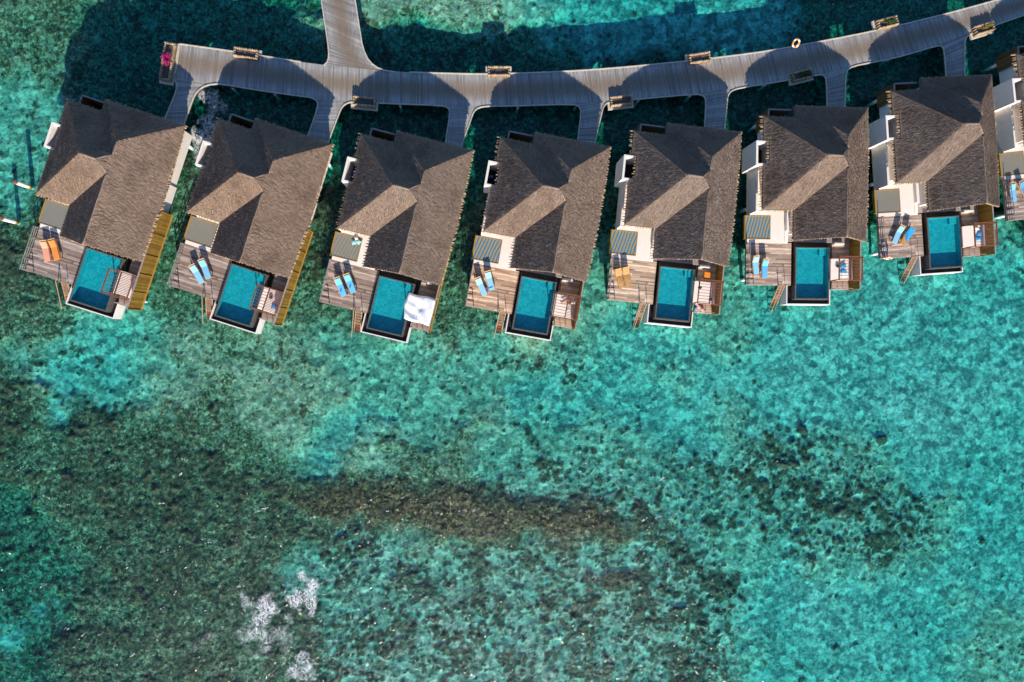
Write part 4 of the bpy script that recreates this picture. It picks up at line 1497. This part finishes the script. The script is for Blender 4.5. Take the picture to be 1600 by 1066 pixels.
cushion('cushion', 2, 4.95, 2.52, 2.12, 3, .5, .52, .2, M['bluecushion'], 'bright blue cushion near the lower corner of the daybed beside the white surge', 'cushion', CG, -.3)
cushion('cushion', 3, -3.05, 7.56, 1.57, 20, .42, .42, .2, M['tealcushion'], 'pale teal star-cornered cushion, left of two on the net', 'cushion', CG)
cushion('cushion', 3, -2.66, 7.72, 1.57, -30, .44, .44, .2, M['tealcushion'], 'pale teal star-cornered cushion, right of two on the net', 'cushion', CG)
cushion('cushion', 3, -2.93, 7.98, 1.57, 38, .34, .34, .2, M['mattress'], 'cream cushion behind two teal cushions at the corner of the net', 'cushion', CG)
towel('bath_towel', 6, 4.86, 2.42, 2.11, 8, [(-.28, -.2), (.2, -.2), (.34, .2), (-.2, .2)], M['white'], 'folded white towel below two blue cushions on a daybed', 'towel', None, .06)
towel('bath_towel', 4, 4.98, 2.45, 2.11, -5, [(-.22, -.42), (.25, -.42), (.25, .2), (0, .42), (-.22, .25)], M['white'], 'white towel spread beside the reclining person', 'towel', None, .04)
for (vi, u, v, lab) in ((5, 3.42, 3.2, 'small dark item on the pool-side beam of the daybed by the pink bundle'), (5, 4.52, 2.2, 'small dark item on the middle beam of the daybed by the pink bundle'),
                        (6, 4.16, 3.25, 'small dark item left of two blue cushions'), (2, 4.42, 3.2, 'small dark item above the blue cushion of the daybed beside the white surge')):
    b = MB()
    z0 = 3.95 if vi == 5 else 2.13
    b.tube([(0, 0, 0), (0, 0, .03), (0, 0, .16), (0, 0, .2)], [.10, .14, .15, .06], 10)  # plain small dark item: round body with a cross bar
    b.tube([(-.2, 0, .06), (.2, .04, .06)], .04, 6)
    o = b.build('item', M['dark'], None, True); o.location = vw(vi, u, v, z0)
    tag(o, lab, 'item', 'small dark items at the daybeds')

# the white sheet over the third canopy
bm = bmesh.new()
bmesh.ops.create_grid(bm, x_segments=44, y_segments=44, size=.5)
for q in bm.verts:
    u, v = q.co.x, q.co.y
    X = 3.22 + 2.52 * (u + .5) + .10 * math.sin(5 * v + 1) * (-1 if u < 0 else .3) - .16 * max(0, .35 - abs(v + .05)) * (u < -.35)
    Y = 1.70 + 2.42 * (v + .5) + .05 * math.sin(7 * u) - .12 * (u + .5) * (v < -.3)
    dgl = (u + .5) * .9 + (v - .35)
    z = 3.94 - .11 * math.exp(-((u - v * .75 - .05) / .17) ** 2) * (.6 + .5 * math.sin(9 * v + 2)) - .04 * math.sin(16 * v + 6 * u) * (u < .1) - .03 * math.sin(11 * (u + v))
    z -= .28 * max(0, abs(u) - .44) / .06 * .7 + .28 * max(0, abs(v) - .44) / .06 * .7
    q.co = (X, Y, z)
ret = bmesh.ops.solidify(bm, geom=bm.faces[:], thickness=.012)
o = from_bm('white_sheet', bm, M['cloth'], None, True)
o.location = vw(3, 0, 0, .22)
o.rotation_euler = (0, 0, rad(VIL[2][2]))
tag(o, 'large creased white sheet draped over a daybed canopy beside the pool', 'sheet')

# orange stool, pink bundle, blue ball behind and below the fifth daybed
t = empty('stool', vw(5, 4.74, 4.72, 1.5), rad(VIL[4][2]), 'orange square stool on the dark boards behind a daybed', 'stool')
b = MB(); b.box(-.29, .29, -.26, .26, .36, .42, .5); b.build('seat', M['orange'], t, False, None, .01)
for sx in (-1, 1):
    for sy in (-1, 1):
        b = MB(); b.box(sx * .24 - .03, sx * .24 + .03, sy * .21 - .03, sy * .21 + .03, 0, .36, .5); b.build('leg', M['orange'], t)
a, c = Vector(vw(5, 3.72, 2.05, 1.5)), Vector(vw(5, 4.90, 1.14, 1.5))
t = empty('bundle', tuple(a), math.atan2(c.y - a.y, c.x - a.x), 'long salmon pink folded bundle lying slantwise at the foot of a daybed', 'bundle')
Lb = (c - a).length
b = MB(); b.tube([(x * Lb, .03 * math.sin(x * 9), .16) for x in (0, .1, .3, .5, .7, .9, 1)], [.07, .14, .17, .16, .15, .12, .05], 12); b.build('canvas', M['salmon'], t, True)
b = MB()
for x in (.22, .5, .78):
    b.tube([(x * Lb - .02, .03 * math.sin(x * 9), .16), (x * Lb + .02, .03 * math.sin(x * 9), .16)], .18, 12)
b.build('strap', M['white'], t, True)
b = MB(); b.tube([(Lb * .98, 0, .16), (Lb + .14, 0, .16)], .03, 8); b.build('pole', M['teak'], t, True)
bm = bmesh.new(); bmesh.ops.create_icosphere(bm, subdivisions=3, radius=.16)
o = from_bm('ball', bm, M['vividblue'], None, True); o.location = vw(5, 4.02, 1.50, 1.67)
tag(o, 'small bright blue ball on the deck edge below the pink bundle', 'ball')
ru, rv, _ = vw(7, -4.25, 1.36)
o = ring((ru, rv, 2.02), (math.sin(rad(-4)), -math.cos(rad(-4)), .12), 'orange and white life ring hung on the deck railing at its lower left corner', .33)

# ------------------------------------------------------------------ the person on the fourth daybed: reclining against the backrest, feet towards the pool


def skin_body(name, joints, edges, root, mat, parent, sub=2):
    me = bpy.data.meshes.new(name)
    idx = {k_: i for i, k_ in enumerate(joints)}
    me.from_pydata([joints[k_][0] for k_ in joints], [(idx[a_], idx[b_]) for a_, b_ in edges], [])
    o = bpy.data.objects.new(name, me)
    C.objects.link(o)
    md = o.modifiers.new('skin', 'SKIN')
    sv = me.skin_vertices
    lay = sv[0].data if len(sv) else None
    if lay is None:
        bm_ = bmesh.new(); bm_.from_mesh(me); bm_.verts.layers.skin.verify(); bm_.to_mesh(me); bm_.free()
        lay = me.skin_vertices[0].data
    for k_ in joints:
        r_ = joints[k_][1]
        lay[idx[k_]].radius = (r_, r_) if isinstance(r_, (int, float)) else r_
        lay[idx[k_]].use_root = (k_ == root)
    s_ = o.modifiers.new('sub', 'SUBSURF'); s_.levels = sub; s_.render_levels = sub
    me.materials.append(mat)
    me.polygons.foreach_set('use_smooth', [True] * len(me.polygons))
    o.parent = parent
    return o


pt = empty('person', vw(4, 4.95, 3.42, 2.105), rad(VIL[3][2]), 'person in dark clothes and a white hat reclining on a daybed with legs stretched out', 'person')
# local: -x towards the pool (feet), +x towards the backrest, z above the mattress
J, Ed = {}, []


def jt(n_, p, r_, frm=None):
    J[n_] = (p, r_)
    if frm: Ed.append((frm, n_))


jt('pelvis', (-.02, 0, .13), .13)
jt('waist', (.08, 0, .25), .115, 'pelvis'); jt('chest', (.17, 0, .42), .135, 'waist'); jt('collar', (.21, 0, .55), .085, 'chest')
jt('neck', (.22, 0, .62), .05, 'collar'); jt('skull', (.215, 0, .70), .075, 'neck'); jt('crown', (.22, 0, .79), .085, 'skull')
for s, nm in ((1, 'a'), (-1, 'b')):
    jt('hip' + nm, (-.06, .09 * s, .11), .10, 'pelvis')
    jt('knee' + nm, (-.40, .16 * s, .20 if s > 0 else .16), .062, 'hip' + nm)
    jt('ankle' + nm, (-.78, .22 * s, .06), .038, 'knee' + nm)
    jt('toe' + nm, (-.86, .25 * s, .17), .03, 'ankle' + nm)
    jt('shoulder' + nm, (.19, .17 * s, .52), .06, 'collar')
    jt('elbow' + nm, (.10, .27 * s, .30), .042, 'shoulder' + nm)
    jt('wrist' + nm, (-.08, .17 * s, .26), .028, 'elbow' + nm)
    jt('palm' + nm, (-.14, .13 * s, .25), .03, 'wrist' + nm)
    for q in range(4):
        y = .13 * s + (q - 1.5) * .02
        L = (.06, .075, .07, .055)[q]
        jt(f'f{q}{nm}', (-.165, y, .245), .0095, 'palm' + nm)
        jt(f'g{q}{nm}', (-.165 - L * .6, y, .235), .009, f'f{q}{nm}')
        jt(f'h{q}{nm}', (-.165 - L, y, .215), .008, f'g{q}{nm}')
    jt('thumb' + nm, (-.135, .13 * s - .045 * s, .24), .010, 'palm' + nm)
    jt('thumbtip' + nm, (-.165, .13 * s - .06 * s, .225), .009, 'thumb' + nm)
skin_body('body', J, Ed, 'pelvis', M['skin'], pt)
cj, ce = {}, []
J, Ed = cj, ce
jt('pelvis', (-.02, 0, .13), .145); jt('waist', (.08, 0, .25), .128, 'pelvis'); jt('chest', (.17, 0, .42), .148, 'waist'); jt('top', (.205, 0, .53), .098, 'chest')
for s, nm in ((1, 'a'), (-1, 'b')):
    jt('hip' + nm, (-.06, .09 * s, .11), .112, 'pelvis'); jt('thigh' + nm, (-.24, .125 * s, .15), .092, 'hip' + nm)
    jt('sh' + nm, (.188, .17 * s, .52), .07, 'top'); jt('sleeve' + nm, (.15, .215 * s, .42), .058, 'sh' + nm)
skin_body('clothes', J, Ed, 'pelvis', M['black_cloth'], pt)
b = MB()
b.tube([(.225, 0, .80), (.225, 0, .815)], [.19, .185], 20, .5); b.tube([(.225, 0, .81), (.228, 0, .88), (.23, 0, .92), (.23, 0, .935)], [.11, .105, .08, .02], 16, .5)
b.build('hat', M['white'], pt, True)
b = MB(); b.tube([(.255, 0, .66), (.255, 0, .74), (.24, 0, .82)], [.07, .088, .09], 12, .5); b.build('hair', M['dark'], pt, True)
b = MB()
for s in (-1, 1):
    b.tube([(.125, .032 * s, .745), (.118, .032 * s, .745)], [.012, .008], 8, .5)
b.build('eye', M['dark'], pt, True)
b = MB(); b.tube([(.135, 0, .745), (.118, 0, .715), (.135, 0, .708)], [.010, .016, .010], 8, .5); b.build('nose', M['skin'], pt, True)
b = MB(); b.tube([(.135, -.022, .68), (.128, 0, .678), (.135, .022, .68)], .006, 6, .5); b.build('mouth', M['salmon'], pt, True)
